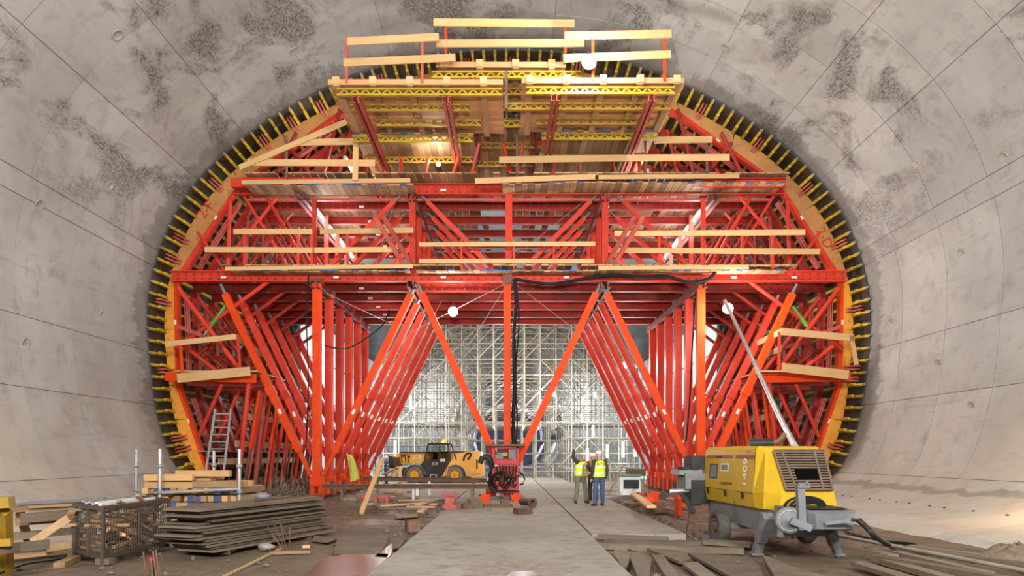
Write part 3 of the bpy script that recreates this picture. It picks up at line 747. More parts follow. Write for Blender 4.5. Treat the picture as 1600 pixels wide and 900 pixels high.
# walkways at the top of the gantry
d = 26.0; z0 = 1.6+(711-288)*d/F
t = thing('walkway', (-7, d, z0), 'timber walkway with board rails on the gantry top, telehandler side', 'walkway')
def deckrow(px0, px1, py, d, dy, t, blue=.35, mat='deck_timber'):
    x0, x1 = W(px0, 0, d).x, W(px1, 0, d).x; z = 1.6+(711-py)*d/F; x = x0
    while x < x1:
        yj = R.uniform(-.08, .08)
        bar('deck_board', (x+.12, d+yj, z), (x+.12, d+dy, z), .225, .05, mat, t)
        if R.random() < blue: box('painted_end', (x+.12, d+yj-.01, z), (.22, .02, .06), 'blue_paint_end', t)
        x += .24
deckrow(382, 640, 289, d, .95, t)
def rail(t, a, b_, d, mat='new_timber', h=.24): bar('guardrail_board', W(*a, d), W(*b_, d), .045, h, mat, t)
def gpost(t, a, b_, d, mat='rusty_steel', w_=.08): bar('guardrail_post', W(*a, d+.05), W(*b_, d+.05), w_, .06, mat, t, up=(0, 1, 0))
rail(t, (378, 285), (641, 282), d-.1, h=.16); rail(t, (387, 254), (586, 255), d-.1); rail(t, (374, 262), (541, 190), d-.16, h=.2); rail(t, (462, 223), (552, 221), d-.1); rail(t, (551, 222), (590, 222), d-.05)
gpost(t, (555, 282), (556, 222), d-.25, 'new_timber', .2); gpost(t, (448, 282), (447, 212), d-.1)
t = thing('walkway', (6, d, z0), 'long timber walkway with board rails on the gantry top, pump side', 'walkway')
deckrow(872, 1225, 285, d, .95, t); deckrow(785, 870, 287, d, .95, t, .2)
rail(t, (742, 283), (935, 276), d-.1, h=.2); rail(t, (930, 277), (1155, 275), d-.1, h=.16); rail(t, (780, 250), (982, 247), d-.1); rail(t, (978, 247), (1140, 246), d-.1); rail(t, (1022, 219), (1113, 218), d-.1)
for x, y2 in ((808, 190), (907, 212), (1009, 212), (1105, 214)): gpost(t, (x, 276), (x-1, y2), d-.1)
# upper end pieces of the gantry beam, sitting on the top beams
for s in (-1, 1): bar('end_beam', (s*6.9, 26.4, ZT+.02), (s*10.4, 26.4, ZT+.02), .18, .34, 'red_paint', gan, 'C', up=(0, 0, 1))
# walkways at mid height
d = 26.4
t = thing('walkway', (-7, d, 8.7), 'mid-height timber walkway with rails, between arch and telehandler side posts', 'walkway')
deckrow(360, 640, 423, d, .5, t, .2); rail(t, (352, 420), (645, 416), d-.1, h=.14)
rail(t, (365, 362), (488, 362), d-.1, h=.2); rail(t, (500, 362), (646, 360), d-.1, h=.2); rail(t, (320, 390), (492, 391), d-.1, h=.2); rail(t, (488, 391), (622, 390), d-.1, h=.2)
for x in (382, 487, 543, 466): gpost(t, (x, 420), (x, 356), d-.1, 'red_paint', .1)
t = thing('walkway', (0, d, 8.7), 'mid-height timber walkway with rails at the centre of the gantry', 'walkway')
deckrow(650, 930, 423, d, .5, t, .2); rail(t, (655, 382), (930, 381), d-.1, h=.16); rail(t, (655, 408), (928, 408), d-.1, h=.16)
for x in (721, 803, 865): gpost(t, (x, 420), (x, 374), d-.1, 'red_paint', .07)
t = thing('walkway', (7, d, 8.7), 'mid-height timber walkway with rails, between arch and pump side posts', 'walkway')
deckrow(940, 1225, 422, d, .5, t, .2); rail(t, (935, 419), (1170, 417), d-.1, h=.14); rail(t, (960, 365), (1258, 363), d-.1, h=.2); rail(t, (958, 391), (1281, 393), d-.1, h=.2)
for x in (1030, 1097, 1207, 1160): gpost(t, (x, 420), (x, 358), d-.1, 'red_paint', .1)
# wing platforms
for lab, m, pr in (('small wing platform with timber rails low on the arch, above the timber stacks', 1, 0), ('small wing platform with timber rails low on the arch, above the concrete pump', -1, 0)):
    fx = (lambda x: x) if m > 0 else (lambda x: 1590-x)
    d = 26.3; t = thing('wing_platform', tuple(W(fx(335), 590, d)), lab, 'platform')
    x0, x1 = sorted((W(fx(275), 0, d).x, W(fx(402), 0, d).x))
    y = d
    while y < d+3.2: bar('deck_board', (x0, y+.12, 4.74), (x1, y+.12, 4.74), .225, .05, 'new_timber' if R.random() < .5 else 'deck_timber', t); y += .24
    if m > 0:
        rail(t, (277, 591), (391, 580), d-.1, h=.34); rail(t, (258, 538), (369, 526), d-.1, h=.2)
        gpost(t, (286, 590), (281, 530), d-.1, 'orange_red_paint', .1); gpost(t, (376, 585), (371, 522), d-.1, 'red_paint', .1)
    else:
        rail(t, (1222, 574), (1326, 586), d-.1, h=.34); rail(t, (1221, 518), (1334, 528), d-.1, h=.26); rail(t, (1330, 524), (1338, 570), d-.1, 'new_timber', .16)
        gpost(t, (1217, 578), (1218, 518), d-.1, 'red_paint', .1)
        bar('guardrail_board', W(1221, 518, d-.1), W(1175, 541, d+3), .05, .22, 'new_timber', t); bar('guardrail_board', W(1221, 545, d-.1), W(1190, 556, d+2), .05, .22, 'deck_timber', t)
    if m > 0: bar('guardrail_board', W(366, 526, d-.1), W(420, 560, d+4), .05, .22, 'deck_timber', t)
# ---------------------------------------------------------------- falsework beyond the gantry
sc = thing('falsework_scaffold', (0, 52, 0), 'dense lattice of pale scaffold tubes filling the bore behind the gantry', 'scaffold')
ROWS = [44.8, 46.9, 49.0, 51.4, 53.8, 56.4, 59.2]
XS = [-9+1.0*i for i in range(19)]
LV = [.7, 1.7, 2.7, 3.7, 4.7, 5.7, 6.7, 7.7, 8.7, 9.7, 10.5]
RS = 9.7
def top(x): return 1.6+math.sqrt(max(0, RS**2-x*x))-.25
def inpass(x, z, y=45): return -2.2 < x < 3.6 and z < 3.4 and y < 50
TU = .08
for y in ROWS:
    for x in XS: bar('standard', (x, y, 3.3 if inpass(x, 0, y) else FLZ), (x, y, top(x)), TU, TU, 'scaffold_tube', sc, 'hex')
    for z in LV:
        xm = min(9.1, math.sqrt(max(.1, RS**2-max(0, z-1.35)**2))-.1)
        if inpass(0, z, y): spans = ((-xm, -2.2), (3.6, xm))
        else: spans = ((-xm, xm),)
        for a, b_ in spans: bar('ledger', (a, y, z), (b_, y, z), TU*.8, TU*.8, 'scaffold_tube', sc, 'hex')
for z in LV:
    for x in XS:
        if z < top(x) and R.random() < .6: bar('transom', (x, ROWS[2 if inpass(x, z) else 0], z+.06), (x, ROWS[-1], z+.06), TU*.7, TU*.7, 'scaffold_tube', sc, 'hex')
for k in range(330):
    y = R.choice(ROWS)-.07; i = R.randrange(len(XS)-4); z = R.choice(LV[:-1]); n = R.choice((1, 2, 2, 3)); x0, x1 = XS[i], XS[i+n]
    if inpass((x0+x1)/2, z) or z+1.0*n > top(x0)+.5 or z+1.0*n > top(x1)+.5: continue
    if R.random() < .5: x0, x1 = x1, x0
    bar('brace', (x0, y, z), (x1, y, z+1.0*n), TU*.65, TU*.65, 'scaffold_tube', sc, 'tri')
for z, y, xa, xb in ((2.15, 46, -8.9, -3.2), (3.55, 48.4, -8.9, -3), (2.15, 46, 4.2, 8.9), (3.55, 48.4, 4, 8.9), (4.95, 47.6, 3.6, 8.5), (4.95, 50, -8.5, 0)):
    for j in range(4): bar('scaffold_board', (xa, y+j*.24, z), (xb, y+j*.24, z), .225, .05, 'old_timber', sc)
for z in (.55, 1.05): bar('handrail', (1.6, 44.4, z), (11.5, 44.4, z), .09, .09, 'scaffold_tube', sc, 'hex')
for i in range(9): bar('handrail_post', (1.6+1.2*i, 44.4, FLZ), (1.6+1.2*i, 44.4, 1.1), .09, .09, 'scaffold_tube', sc, 'hex')
# soffit boards laid on the arch of the falsework
so = thing('boarded_soffit', (0, 52, 11), 'grey boarded arch soffit carried by the scaffold lattice', 'formwork')
for i in range(62):
    t = math.radians(36+108*i/61); r = RS+.1
    c = Vector((r*math.cos(t), 0, 1.6+r*math.sin(t))); up = Vector((math.cos(t), 0, math.sin(t)))
    for a, b_ in ((43.6, 49), (49.1, 54.4), (54.5, 60)):
        if R.random() < .9: bar('soffit_board', c+Vector((0, a, 0)), c+Vector((0, b_, 0)), .30, .06, 'soffit_grey', so, up=up)
for y in (44, 46.5, 49, 51.5, 54, 56.5, 59):
    mb = MB(); pts = [Vector((RS*math.cos(math.radians(a)), y, 1.6+RS*math.sin(math.radians(a)))) for a in range(34, 150, 5)]
    for p, q in zip(pts, pts[1:]): mb.bar(p, q, .12, .3, (0, 1, 0))
    mb.build('soffit_rib', 'scaffold_tube', so)
# pale sheeting hung down both sides behind the gantry
for s, side in ((-1, 'telehandler'), (1, 'pump')):
    t = thing('sheeting', (s*11.4, 50, 0), f'pale green-white plastic sheeting hung along the bore behind the gantry, {side} side', 'sheeting')
    for i in range(12):
        y0 = 38.6+1.95*i; mb = MB(); n = 9; m_ = 7; vs_ = []
        for o_ in (0, .02):
            for j in range(m_):
                for q in range(n):
                    z = -.1+9.6*j/(m_-1); vs_.append((s*(11.4+o_-.0*z+.07*math.sin(q*2.1+i)+.10*mnoise.noise(Vector((i, q*.5, z*.5)))), y0+1.93*q/(n-1), z))
        k = n*m_
        mb.quad(vs_, [(o*k+j*n+q, o*k+j*n+q+1, o*k+(j+1)*n+q+1, o*k+(j+1)*n+q) for o in (0, 1) for j in range(m_-1) for q in range(n-1)], 0, True)
        mb.build('sheet_panel', 'membrane', t)
    for z in (2.4, 4.8, 7.2, 9.4): bar('sheet_batten', (s*11.25, 38.6, z), (s*11.25, 61.8, z), .06, .06, 'old_timber', t)
# the heading at the end: a bulkhead with a small round tunnel in it
ec, er = Vector((-.05, 62, 3.9)), 5.0
mb = MB(); n = 40; A, B = [], []
for i in range(n+1):
    a = 2*PI*i/n; A.append(ec+Vector((er*math.cos(a), 0, max(er*math.sin(a), -ec.z-.1)))); B.append(Vector((16.5*math.cos(a), 62, 4+14.5*math.sin(a))))
mb.quad(A+B, [(i, i+1, n+2+i, n+1+i) for i in range(n)])
C_ = [p+Vector((0, 50, 0)) for p in A]
mb.quad(A+C_, [(i, i+1, n+2+i, n+1+i) for i in range(n)], 0, True)
mb.quad(C_, [tuple(range(n))])
rough_mat('heading_rock', (.30, .29, .30), (.20, .19, .20), .8, rough=.8, rnd=0, bmp=.6)
eb = mb.build('wall_end', 'heading_rock', fix=False); tag(eb, 'grey end bulkhead with a small round heading tunnel', kind='structure')
for j in range(14):
    mb = MB(); pts = [ec+Vector((er*.97*math.cos(a*PI/14), -.4+j*3.2, er*.97*math.sin(a*PI/14))) for a in range(-3, 18)]
    mb.tube(pts, .17, 6); mb.build('heading_rib', 'galvanised', eb)
# cabinet, sign boards and cabin by the haul road
# ---------------------------------------------------------------- lamps
def flood(px, py, d, r, watts, label, col=(1, .96, .88), down=0, em=None):
    c = W(px, py, d); t = thing('floodlight', tuple(c), label, 'lamp')
    mb = MB(); mb.lathe(c, (0, -1, -.15), [(.001, -.16), (r*.5, -.15), (r*.95, -.03), (r*1.08, .03), (r*1.0, .03)], 18); mb.build('lamp_housing', 'black_steel', t)
    mb = MB(); mb.lathe(c, (0, -1, -.15), [(r, .022), (r*.75, r*.22), (r*.35, r*.34), (.001, r*.36)], 18); mb.build('lamp_lens', 'lamp_white', t)
    mb = MB(); mb.bar(c+Vector((0, .12, 0)), c+Vector((0, .16, r*1.9)), .05, .03); mb.bar(c+Vector((-r*1.1, .1, 0)), c+Vector((r*1.1, .1, 0)), .03, .03); mb.build('lamp_bracket', 'black_steel', t)
    l = point('lamp_light', c+Vector((0, -.55, -.15)), watts, col, r); 
    l.parent = t; l.matrix_parent_inverse = WM[t.name].inverted()
    return t
flood(920, 97, 21.6, .22, 800, 'brightest round floodlight, high on the pump-side crown platform')
flood(708, 487, 28.4, .19, 700, 'round floodlight under the beams at the inner V strut, telehandler side')
flood(1137, 482, 26.6, .20, 800, 'bright round floodlight above the concrete pump, on the grey hose')
flood(685, 257, 26.6, .08, 110, 'small spot lamp under the crown between the red props')
flood(977, 570, 37.8, .17, 700, 'round floodlight behind the pump-side V struts')
flood(863, 615, 44.2, .18, 500, 'round floodlight on the scaffold to the left of the two workers')
flood(613, 617, 41, .18, 500, 'round floodlight behind the telehandler-side V struts')
flood(608, 632, 43, .15, 400, 'round floodlight just below another behind the telehandler-side V struts')
def tube(p, q, label, watts=0, r=.035, group=None):
    t = thing('strip_light', tuple(p), label, 'lamp', group); p, q = Vector(p), Vector(q); dv = (q-p).normalized()
    bar('glow_tube', p+dv*.05, q-dv*.05, r*2, r*2, 'tube_glow', t, 'tube')
    for a in (p, q-dv*.05): bar('end_cap', a, a+dv*.05, r*2.6, r*2.6, 'white_plastic', t, 'tube')
    bk = Vector((0, .06, 0)) if abs(dv.y) < .5 else Vector((0, 0, .06))
    bar('light_batten', p+bk, q+bk, r*2.4, r*1.2, 'white_plastic', t)
    if watts:
        l = point('strip_glow', (p+q)/2+Vector((0, -.1, -.3)), watts, (.90, .96, 1), .35); l.parent = t; l.matrix_parent_inverse = WM[t.name].inverted()
for s, side in ((-1, 'telehandler'), (1, 'pump')):
    for j in range(4):
        a = Vector((s*7.55, 27.4+1.75*j, 11.18)); tube(a, a+Vector((0, 1.45, 0)), f'{ORD[j]} strip light from the front under the top deck, {side} side', 200 if j % 2 == 0 else 110, .05, f'strip lights under the top deck, {side} side')
for j in range(2):
    a = Vector((5.3, 26.9+1.6*j, 12.45)); tube(a, a+Vector((0, 1.3, 0)), f'{ORD[j]} strip light from the front above the top deck, pump side', 220, .05, 'strip lights above the top deck')
a = Vector((-6.4, 27.5, 13.2)); tube(a, a+Vector((0, 1.3, 0)), 'lone strip light above the top deck on the telehandler side', 260, .05)
VT = [(918, 700, 722), (949, 694, 716), (974, 690, 715), (993, 698, 714), (927, 664, 682), (909, 645, 660), (910, 620, 632), (617, 688, 710), (641, 618, 640), (617, 712, 726), (930, 612, 622), (640, 600, 612)]
VL = ['leftmost in the low row behind the two workers', 'second from the left in the low row behind the two workers', 'third from the left in the low row behind the two workers', 'rightmost in the low row behind the two workers',
      'just above the low row behind the two workers', 'third tube up above the raised hand', 'second from the top above the raised hand', 'above the boom head of the telehandler', 'behind the left V struts, lower of two', 'half hidden behind the telehandler boom head', 'topmost on the scaffold above the two workers', 'behind the left V struts, upper of two']
for j, (x, y0, y1) in enumerate(VT):
    p, q = W(x, y1, 44.2), W(x, y0, 44.2)
    tube(p, q, 'upright strip light, '+VL[j], 130 if j in (0, 2, 4, 7, 8) else 0, .06, 'upright strip lights on the scaffold')
point('bore_fill', (0, 40.5, 7.2), 1000, (.97, .98, 1), 1.0)  # fills without fittings, added to brighten the scaffold beyond the gantry
point('bore_fill', (-6.5, 60.6, 6), 1500, (.9, .95, 1), 1.0)
point('bore_fill', (6.5, 60.6, 6), 1500, (.9, .95, 1), 1.0)
point('bore_fill', (.7, 47.5, 2.6), 800, (1, .95, .86), .8)
point('heading_light', (0, 70, 4.3), 900, (.95, .95, 1), .6)
point('heading_light', (0, 98, 5), 2500, (.66, .66, 1), .6)
for s in (-1, 1):
    point('bore_fill', (s*9.9, 43, 7.5), 1300, (.86, .98, 1), .8)  # side fills, also added, for the sheeting
    point('bore_fill', (s*9.9, 53, 4), 1000, (.86, .98, 1), .8)
    point('crown_light', (s*4.5, 32.5, 14.4), 180, (1, .97, .9), .5)
    point('deck_light', (s*4.5, 32, 10.4), 110, (1, .95, .88), .5)
# cables
def cable(pts, r, mat, label, cat='cable', name='cable', sub=6):
    P = [Vector(p) for p in pts]; out = []
    for i in range(len(P)-1):
        p0, p1, p2, p3 = P[max(i-1, 0)], P[i], P[i+1], P[min(i+2, len(P)-1)]
        for k in range(sub):
            t = k/sub; out.append(.5*((2*p1)+(p2-p0)*t+(2*p0-5*p1+4*p2-p3)*t*t+(3*p1-p0-3*p2+p3)*t**3))
    out.append(P[-1]); mb = MB(); mb.tube(out, r, 6); o = mb.build(name, mat)
    return tag(o, label, cat)
cable([W(x, y, 26.6) for x, y in ((803, 436), (830, 441), (860, 444), (890, 440), (925, 433), (960, 430), (1000, 433), (1040, 432), (1075, 441), (1105, 437), (1118, 425))], .07, 'cable_black', 'thick black cable sagging along the mid-height red beam')
cable([W(x, y, 26.5) for x, y in ((803, 436), (806, 470), (803, 520), (804, 600), (802, 660), (803, 700))], .075, 'cable_black', 'thick black cable bundle hanging beside the centre post')
cable([W(x, y, 26.45) for x, y in ((806, 440), (811, 500), (806, 580), (808, 660), (806, 700))], .03, 'cable_black', 'thin black cable hanging beside the centre post')
cable([W(1132, 470, 26.3), W(1147, 500, 25), W(1180, 570, 22), W(1215, 645, 18), W(1242, 697, 14.2)], .07, 'galvanised', 'long grey steel pipe leaning from the pump roof up to the floodlight', 'pipe', 'delivery_pipe')
cable([W(1088, 455, 26.7), W(1082, 540, 26.6), W(1078, 620, 26.6), W(1072, 690, 26.6)], .035, 'cable_black', 'black cable hanging beside the pump-side front post')
cable([W(507, 540, 27), W(540, 545, 28.5), W(570, 530, 30), W(600, 505, 32), W(612, 470, 33)], .03, 'cable_black', 'thin black cable slung between the telehandler-side posts')
cable([W(482, 430, 26.7), W(479, 500, 26.7), W(482, 600, 26.7), W(478, 700, 26.7)], .025, 'cable_black', 'thin black cable hanging beside the telehandler-side front post')
# ---------------------------------------------------------------- concrete pump
PO = Vector((4.93, 13.6, 0)); PR_ = math.radians(3.7)
pump = thing('concrete_pump', tuple(PO), 'yellow trailer concrete pump with grey drawbar standing by the curved wall', 'machine', rz=PR_)
PM = WM[pump.name]
def pm(x, y, z): return PM @ Vector((x, y, z))
def ppoly(name, pts, mat, par=pump, th=.03, n=None):
    mb = MB(); P = [pm(*p) for p in pts]
    nn = (P[1]-P[0]).cross(P[2]-P[0]).normalized() if n is None else (PM.to_3x3() @ Vector(n)).normalized()
    mb.prism(P, nn*th); return mb.build(name, mat, par)
# hood: loft of outlines from the rear to the nose
def loft(name, secs, mat, par, closed=True, cap=True, sm=False):
    mb = MB(); k = len(secs[0]); vs_ = [pm(*p) for s in secs for p in s]
    f = [(j*k+i, j*k+(i+1) % k, (j+1)*k+(i+1) % k, (j+1)*k+i) for j in range(len(secs)-1) for i in range(k)]
    mb.quad(vs_, f, 0, sm)
    if cap: mb.quad(vs_, [tuple(reversed(range(k))), tuple(range(len(vs_)-k, len(vs_)))])
    return mb.build(name, mat, par)
def sec(y, yt, wb, wm_, wt, zt, zb=.66, ch=0):
    # left-bottom, left-mid, left-top, ... seen from the front; yt: the top's own place along the machine
    return [(-wb, y, zb), (-wm_, y, .92), (-wt, yt, zt-.06), (-wt+.06, yt, zt), (wt-.06, yt, zt), (wt, yt, zt-.06), (wm_, y, .92), (wb, y, zb)]
hood = loft('hood', [sec(1.6, 1.56, .60, .64, .60, 1.76), sec(-.1, -.1, .62, .65, .60, 1.77), sec(-1.0, -1.0, .62, .64, .58, 1.76)], 'machine_yellow', pump)
nose = loft('hood_nose', [
    [(-.62, -1.0, .66), (-.64, -1.0, .92), (-.58, -1.0, 1.70), (-.52, -1.0, 1.76), (.52, -1.0, 1.76), (.58, -1.0, 1.70), (.64, -1.0, .92), (.62, -1.0, .66)],
    [(-.60, -1.32, .66), (-.58, -1.32, .95), (-.47, -1.12, 1.68), (-.44, -1.10, 1.74), (.50, -1.10, 1.74), (.54, -1.12, 1.68), (.62, -1.32, .95), (.63, -1.32, .66)],
    [(-.46, -1.60, .66), (-.36, -1.56, .92), (-.40, -1.19, 1.66), (-.38, -1.17, 1.70), (.46, -1.17, 1.70), (.50, -1.19, 1.66), (.56, -1.56, .92), (.60, -1.60, .66)]], 'machine_yellow', pump)
# grille: dark recess, slats, uprights; lies in the sloping front
def gp(u, v, o=0):  # u along x -.36....52, v 0 bottom 1 top
    x = (-.30-.07*v)+(.82+.10*v)*u; y = -1.535+.355*v-o; z = .98+.68*v+o*.5
    return (x, y, z)
m_, nt_, b_ = begin('grille_void', 1); b_.inputs['Base Color'].default_value = (.004, .004, .004, 1); b_.inputs['Specular IOR Level'].default_value = 0
g = ppoly('grille_recess', [gp(0, 0, .012), gp(1, 0, .012), gp(1, 1, .012), gp(0, 1, .012)], 'grille_void', pump, .012)
rough_mat('grille_brown', (.16, .10, .065), (.10, .065, .045), 6, rough=.6, rnd=.15)
for i in range(15):
    v = .03+.0665*i
    spans = [(0, 1)] if not 4 <= i <= 7 else [(0, .30), (.78, 1)]
    for a, b_ in spans: bar('grille_slat', pm(*gp(a, v, .035)), pm(*gp(b_, v, .035)), .03, .017, 'grille_brown', pump, up=(0, -1, .5))
for u in (0, .22, .80, 1): bar('grille_upright', pm(*gp(u, 0, .045)), pm(*gp(u-(.06 if u == .22 else 0), 1, .045)), .035, .02, 'grille_brown', pump, up=(0, -1, .5))
for v in (0, 1): bar('grille_rail', pm(*gp(0, v, .045)), pm(*gp(1, v, .045)), .02, .04, 'grille_brown', pump, up=(0, -1, .5))
# left flank: stripe, seams, window, latches, lettering
def side(y, z, o=.004): return pm(-.645+(.05*(z-.92)/.78 if z > .92 else (.92-z)*.08)-o, y, z)
def sidebox(name, y0, y1, z0, z1, mat, o=.006, par=pump):
    mb = MB(); P = [side(y0, z0, 0), side(y1, z0, 0), side(y1, z1, 0), side(y0, z1, 0)]
    nrm = (P[1]-P[0]).cross(P[3]-P[0]).normalized()
    if nrm.x > 0: nrm = -nrm
    P = [p+nrm*(.002) for p in P]; mb.prism(P, nrm*o); return mb.build(name, mat, par)
rough_mat('stripe_red', (.30, .06, .02), (.25, .05, .02), 3, rough=.5, rnd=0)
sidebox('stripe', 1.45, -.98, 1.53, 1.60, 'stripe_red', .003)
for y in (-.1, -1.0): sidebox('door_seam', y+.008, y-.008, .67, 1.72, 'black_steel', .002)
sidebox('door_seam', 1.58, -1.0, .915, .925, 'black_steel', .002)
wn = sidebox('side_window', 1.25, .80, 1.12, 1.42, 'black_steel', .008); sidebox('window_pane', 1.21, .84, 1.14, 1.40, 'steel_grey', .012, wn)
sk = sidebox('sticker', .62, .22, 1.28, 1.43, 'label_white', .004); sidebox('sticker_print', .59, .25, 1.30, 1.41, 'steel_grey', .006, sk)
for y in (1.28, .30, -.55): sidebox('latch', y+.07, y-.04, .80, .92, 'black_steel', .015)
AX = (PM.to_3x3() @ Vector((0, -1, 0))); UP = Vector((.06, 0, 1))
letters('lettering', 'Putzmeister', .085, axes(side(.75, 1.565, .009), AX, UP), 'letter_black', pump, .001)
letters('lettering', 'CONCRETE PUMP', .075, axes(side(.27, 1.04, .008), AX, UP), 'letter_black', pump, .001)
letters('lettering', '1409', .27, axes(side(-.62, 1.28, .008), UP, -AX), 'letter_white', pump, .001)
letters('lettering', '1400 H', .07, axes(side(-.72, 1.66, .008), AX, UP), 'steel_grey', pump, .001)
# frame, axle, wheels
loft('frame', [[(-.5, 1.7, .36), (-.5, 1.7, .68), (.5, 1.7, .68), (.5, 1.7, .36)], [(-.55, 0, .28), (-.55, 0, .67), (.55, 0, .67), (.55, 0, .28)], [(-.52, -1.7, .22), (-.52, -1.7, .66), (.52, -1.7, .66), (.52, -1.7, .22)]], 'steel_grey', pump)
for s in (-1, 1):
    c = pm(s*.86, .05, .23); ax = (PM.to_3x3() @ Vector((s, 0, 0)))
    mb = MB(); mb.lathe(c, ax, [(.20, -.12), (.30, -.12), (.335, -.07), (.335, .07), (.30, .115), (.21, .12), (.20, .09)], 28)
    wh = mb.build('wheel_tyre', 'rubber', pump)
    mb = MB(); mb.lathe(c, ax, [(.205, .10), (.19, .06), (.10, .05), (.09, .11), (.05, .12), (.001, .12)], 20); mb.build('wheel_hub', 'rusty_steel', wh)
    for k in range(6): a = k*PI/3; mb = MB(); p = c+ax*.06+(PM.to_3x3() @ Vector((0, .145*math.cos(a), .145*math.sin(a)))); mb.cone(p, p+ax*.03, .018, .018, 6); mb.build('wheel_nut', 'steel_grey', wh)
bar('axle', pm(-.8, .05, .23), pm(.8, .05, .23), .10, .10, 'steel_grey', pump)
mb = MB(); mb.lathe(pm(-.60, .05, .30), PM.to_3x3() @ Vector((1, 0, 0)), [(.44, -.06), (.44, .06), (.40, .06), (.40, -.06), (.44, -.06)], 24); 
# legs
def leg(a, b_, w_, nm='support_leg', mat='steel_grey'):
    a, b_ = Vector(a), Vector(b_); dv = (b_-a).normalized()
    l = bar(nm, a, a.lerp(b_, .62), w_, w_, mat, pump, up=(0, 1, 0)); 
    mb = MB(); mb.bar(a.lerp(b_, .5), b_, w_*.78, w_*.78, (0, 1, 0)); mb.box((b_.x, b_.y, b_.z+.01), (w_*1.2, w_*1.2, .03)); mb.build('leg_foot', mat, l)
leg(W(1200, 806, 11.5), G(1181, 866, -.09), .17); leg(W(1296, 828, 11.6), G(1310, 867, -.09), .15)
leg(W(1088, 782, 15.2), G(1077, 833, -.1), .18, mat='rusty_steel'); leg(pm(.62, 1.75, .62), pm(.8, 1.8, -.1), .16)
# drawbar box, jockey wheel, post, coupling
dm = lambda x, y, z: pm(x, y, z)
loft('drawbar_box', [[(-.46, -1.55, .36), (-.50, -1.55, .74), (.50, -1.55, .74), (.46, -1.55, .36)], [(-.36, -2.45, .40), (-.40, -2.45, .72), (.42, -2.45, .72), (.38, -2.45, .40)], [(-.28, -2.58, .44), (-.30, -2.58, .68), (.34, -2.58, .68), (.30, -2.58, .44)]], 'steel_grey', pump)
ppoly('drawbar_lid', [(-.30, -1.75, .742), (.36, -1.75, .742), (.32, -2.4, .735), (-.28, -2.4, .735)], 'black_steel', pump, .012, (0, 0, 1))
c = pm(-.62, -2.3, .46)
c = W(1233, 813, 11.05); ax = Vector((-.25, -1, 0)).normalized()
mb = MB(); mb.lathe(c, ax, [(.001, .06), (.04, .07), (.05, .045), (.19, .045), (.21, .02), (.215, -.03), (.19, -.05), (.001, -.05)], 28); jw = mb.build('jockey_wheel', 'steel_grey', pump)
mb = MB(); mb.lathe(c, ax, [(.165, .047), (.165, .055), (.155, .055), (.155, .047)], 24); mb.build('wheel_rim', 'galvanised', jw)
bar('wheel_arm', W(1236, 813, 10.92), W(1268, 826, 10.9), .04, .11, 'steel_grey', pump)
ps = bar('jockey_post', W(1253, 828, 10.95), W(1250, 757, 10.95), .11, .10, 'steel_grey', pump, up=(0, 1, 0)); mb = MB(); mb.box(W(1255, 758, 10.93), (.17, .13, .08)); mb.cone(W(1256, 757, 10.9), W(1263, 755, 10.86), .03, .03, 8); mb.build('post_cap', 'steel_grey', ps)
bar('coupling', W(1290, 818, 10.95), W(1335, 812, 10.8), .04, .05, 'steel_grey', pump); bar('coupling', W(1330, 812, 10.8), W(1347, 813, 10.75), .05, .05, 'black_steel', pump, 'tube')
mb = MB()
for j in range(4):
    c0 = W(1258+3*j, 792, 11.72-.03*j); mb.tube([c0+Vector(((.34-.06*j)*math.cos(a*PI/12), 0, (.17-.035*j)*math.sin(a*PI/12))) for a in range(13)], .022, 6)
mb.build('hose_coil', 'cable_black', pump)
# hopper end, exhaust
hp = [((1088, 723), (.36, .5, .32), 'black_steel'), ((1082, 751), (.5, .6, .34), 'steel_grey'), ((1087, 768), (.4, .6, .52), 'black_steel'), ((1072, 737), (.24, .4, .22), 'black_steel')]
for (px, py), s_, mt in hp: mb = MB(); mb.box(W(px, py, 15.35), s_, PR_); mb.build('hopper_box', mt, pump)
mb = MB(); mb.prism([W(1062, 735, 15.1), W(1096, 733, 15.1), W(1099, 742, 15.1), W(1060, 742, 15.1)], (0, .8, 0)); mb.build('hopper_flap', 'steel_grey', pump)
bar('hopper_pipe', W(1046, 768, 15.2), W(1078, 766, 15.2), .10, .10, 'galvanised', pump, 'tube')
bar('hopper_stay', W(1064, 770, 15.1), W(1084, 800, 15.1), .07, .09, 'black_steel', pump)
mb = MB(); mb.tube([W(1170, 693, 13.4), W(1208, 692, 13.3)], .085, 12); ex = mb.build('exhaust_silencer', 'black_steel', pump)
mb = MB(); mb.tube([W(1206, 692, 13.3), W(1216, 690, 13.2), W(1222, 683, 13.2), W(1226, 677, 13.2)], .05, 8); mb.build('exhaust_pipe', 'rusty_steel', ex)

# ---------------------------------------------------------------- telehandler
TD = 40.6
tele = thing('telehandler', tuple(W(687, 754, TD)), 'yellow telehandler with black cab and lit amber beacon, parked before the scaffold', 'vehicle')
def tp(name, pts, mat, d, th, par=tele, bev=0):
    mb = MB(); mb.prism([W(x, y, d) for x, y in pts], (0, th, 0)); return mb.build(name, mat, par)
tp('chassis', [(630, 731), (655, 728), (700, 728), (732, 730), (752, 741), (735, 747), (632, 746), (626, 740)], 'black_steel', TD+.35, 1.5)
tp('rear_body', [(700, 729), (708, 717), (714, 711), (726, 706), (741, 704.5), (751, 706), (753, 713), (756, 744), (740, 745.5), (727, 744), (726, 736), (720, 729), (710, 726)], 'loader_yellow', TD+.05, 2.0)
tp('rear_panel', [(690, 744.5), (697, 731), (704, 719), (711, 717), (709, 727), (702, 731), (698, 744)], 'loader_yellow', TD, .3)
bm_ = tp('boom', [(618, 709.5), (624, 707.5), (663, 708), (748, 706), (748, 716), (663, 724), (640, 723.5), (625, 725), (617, 720)], 'loader_yellow', TD+1.15, .55)
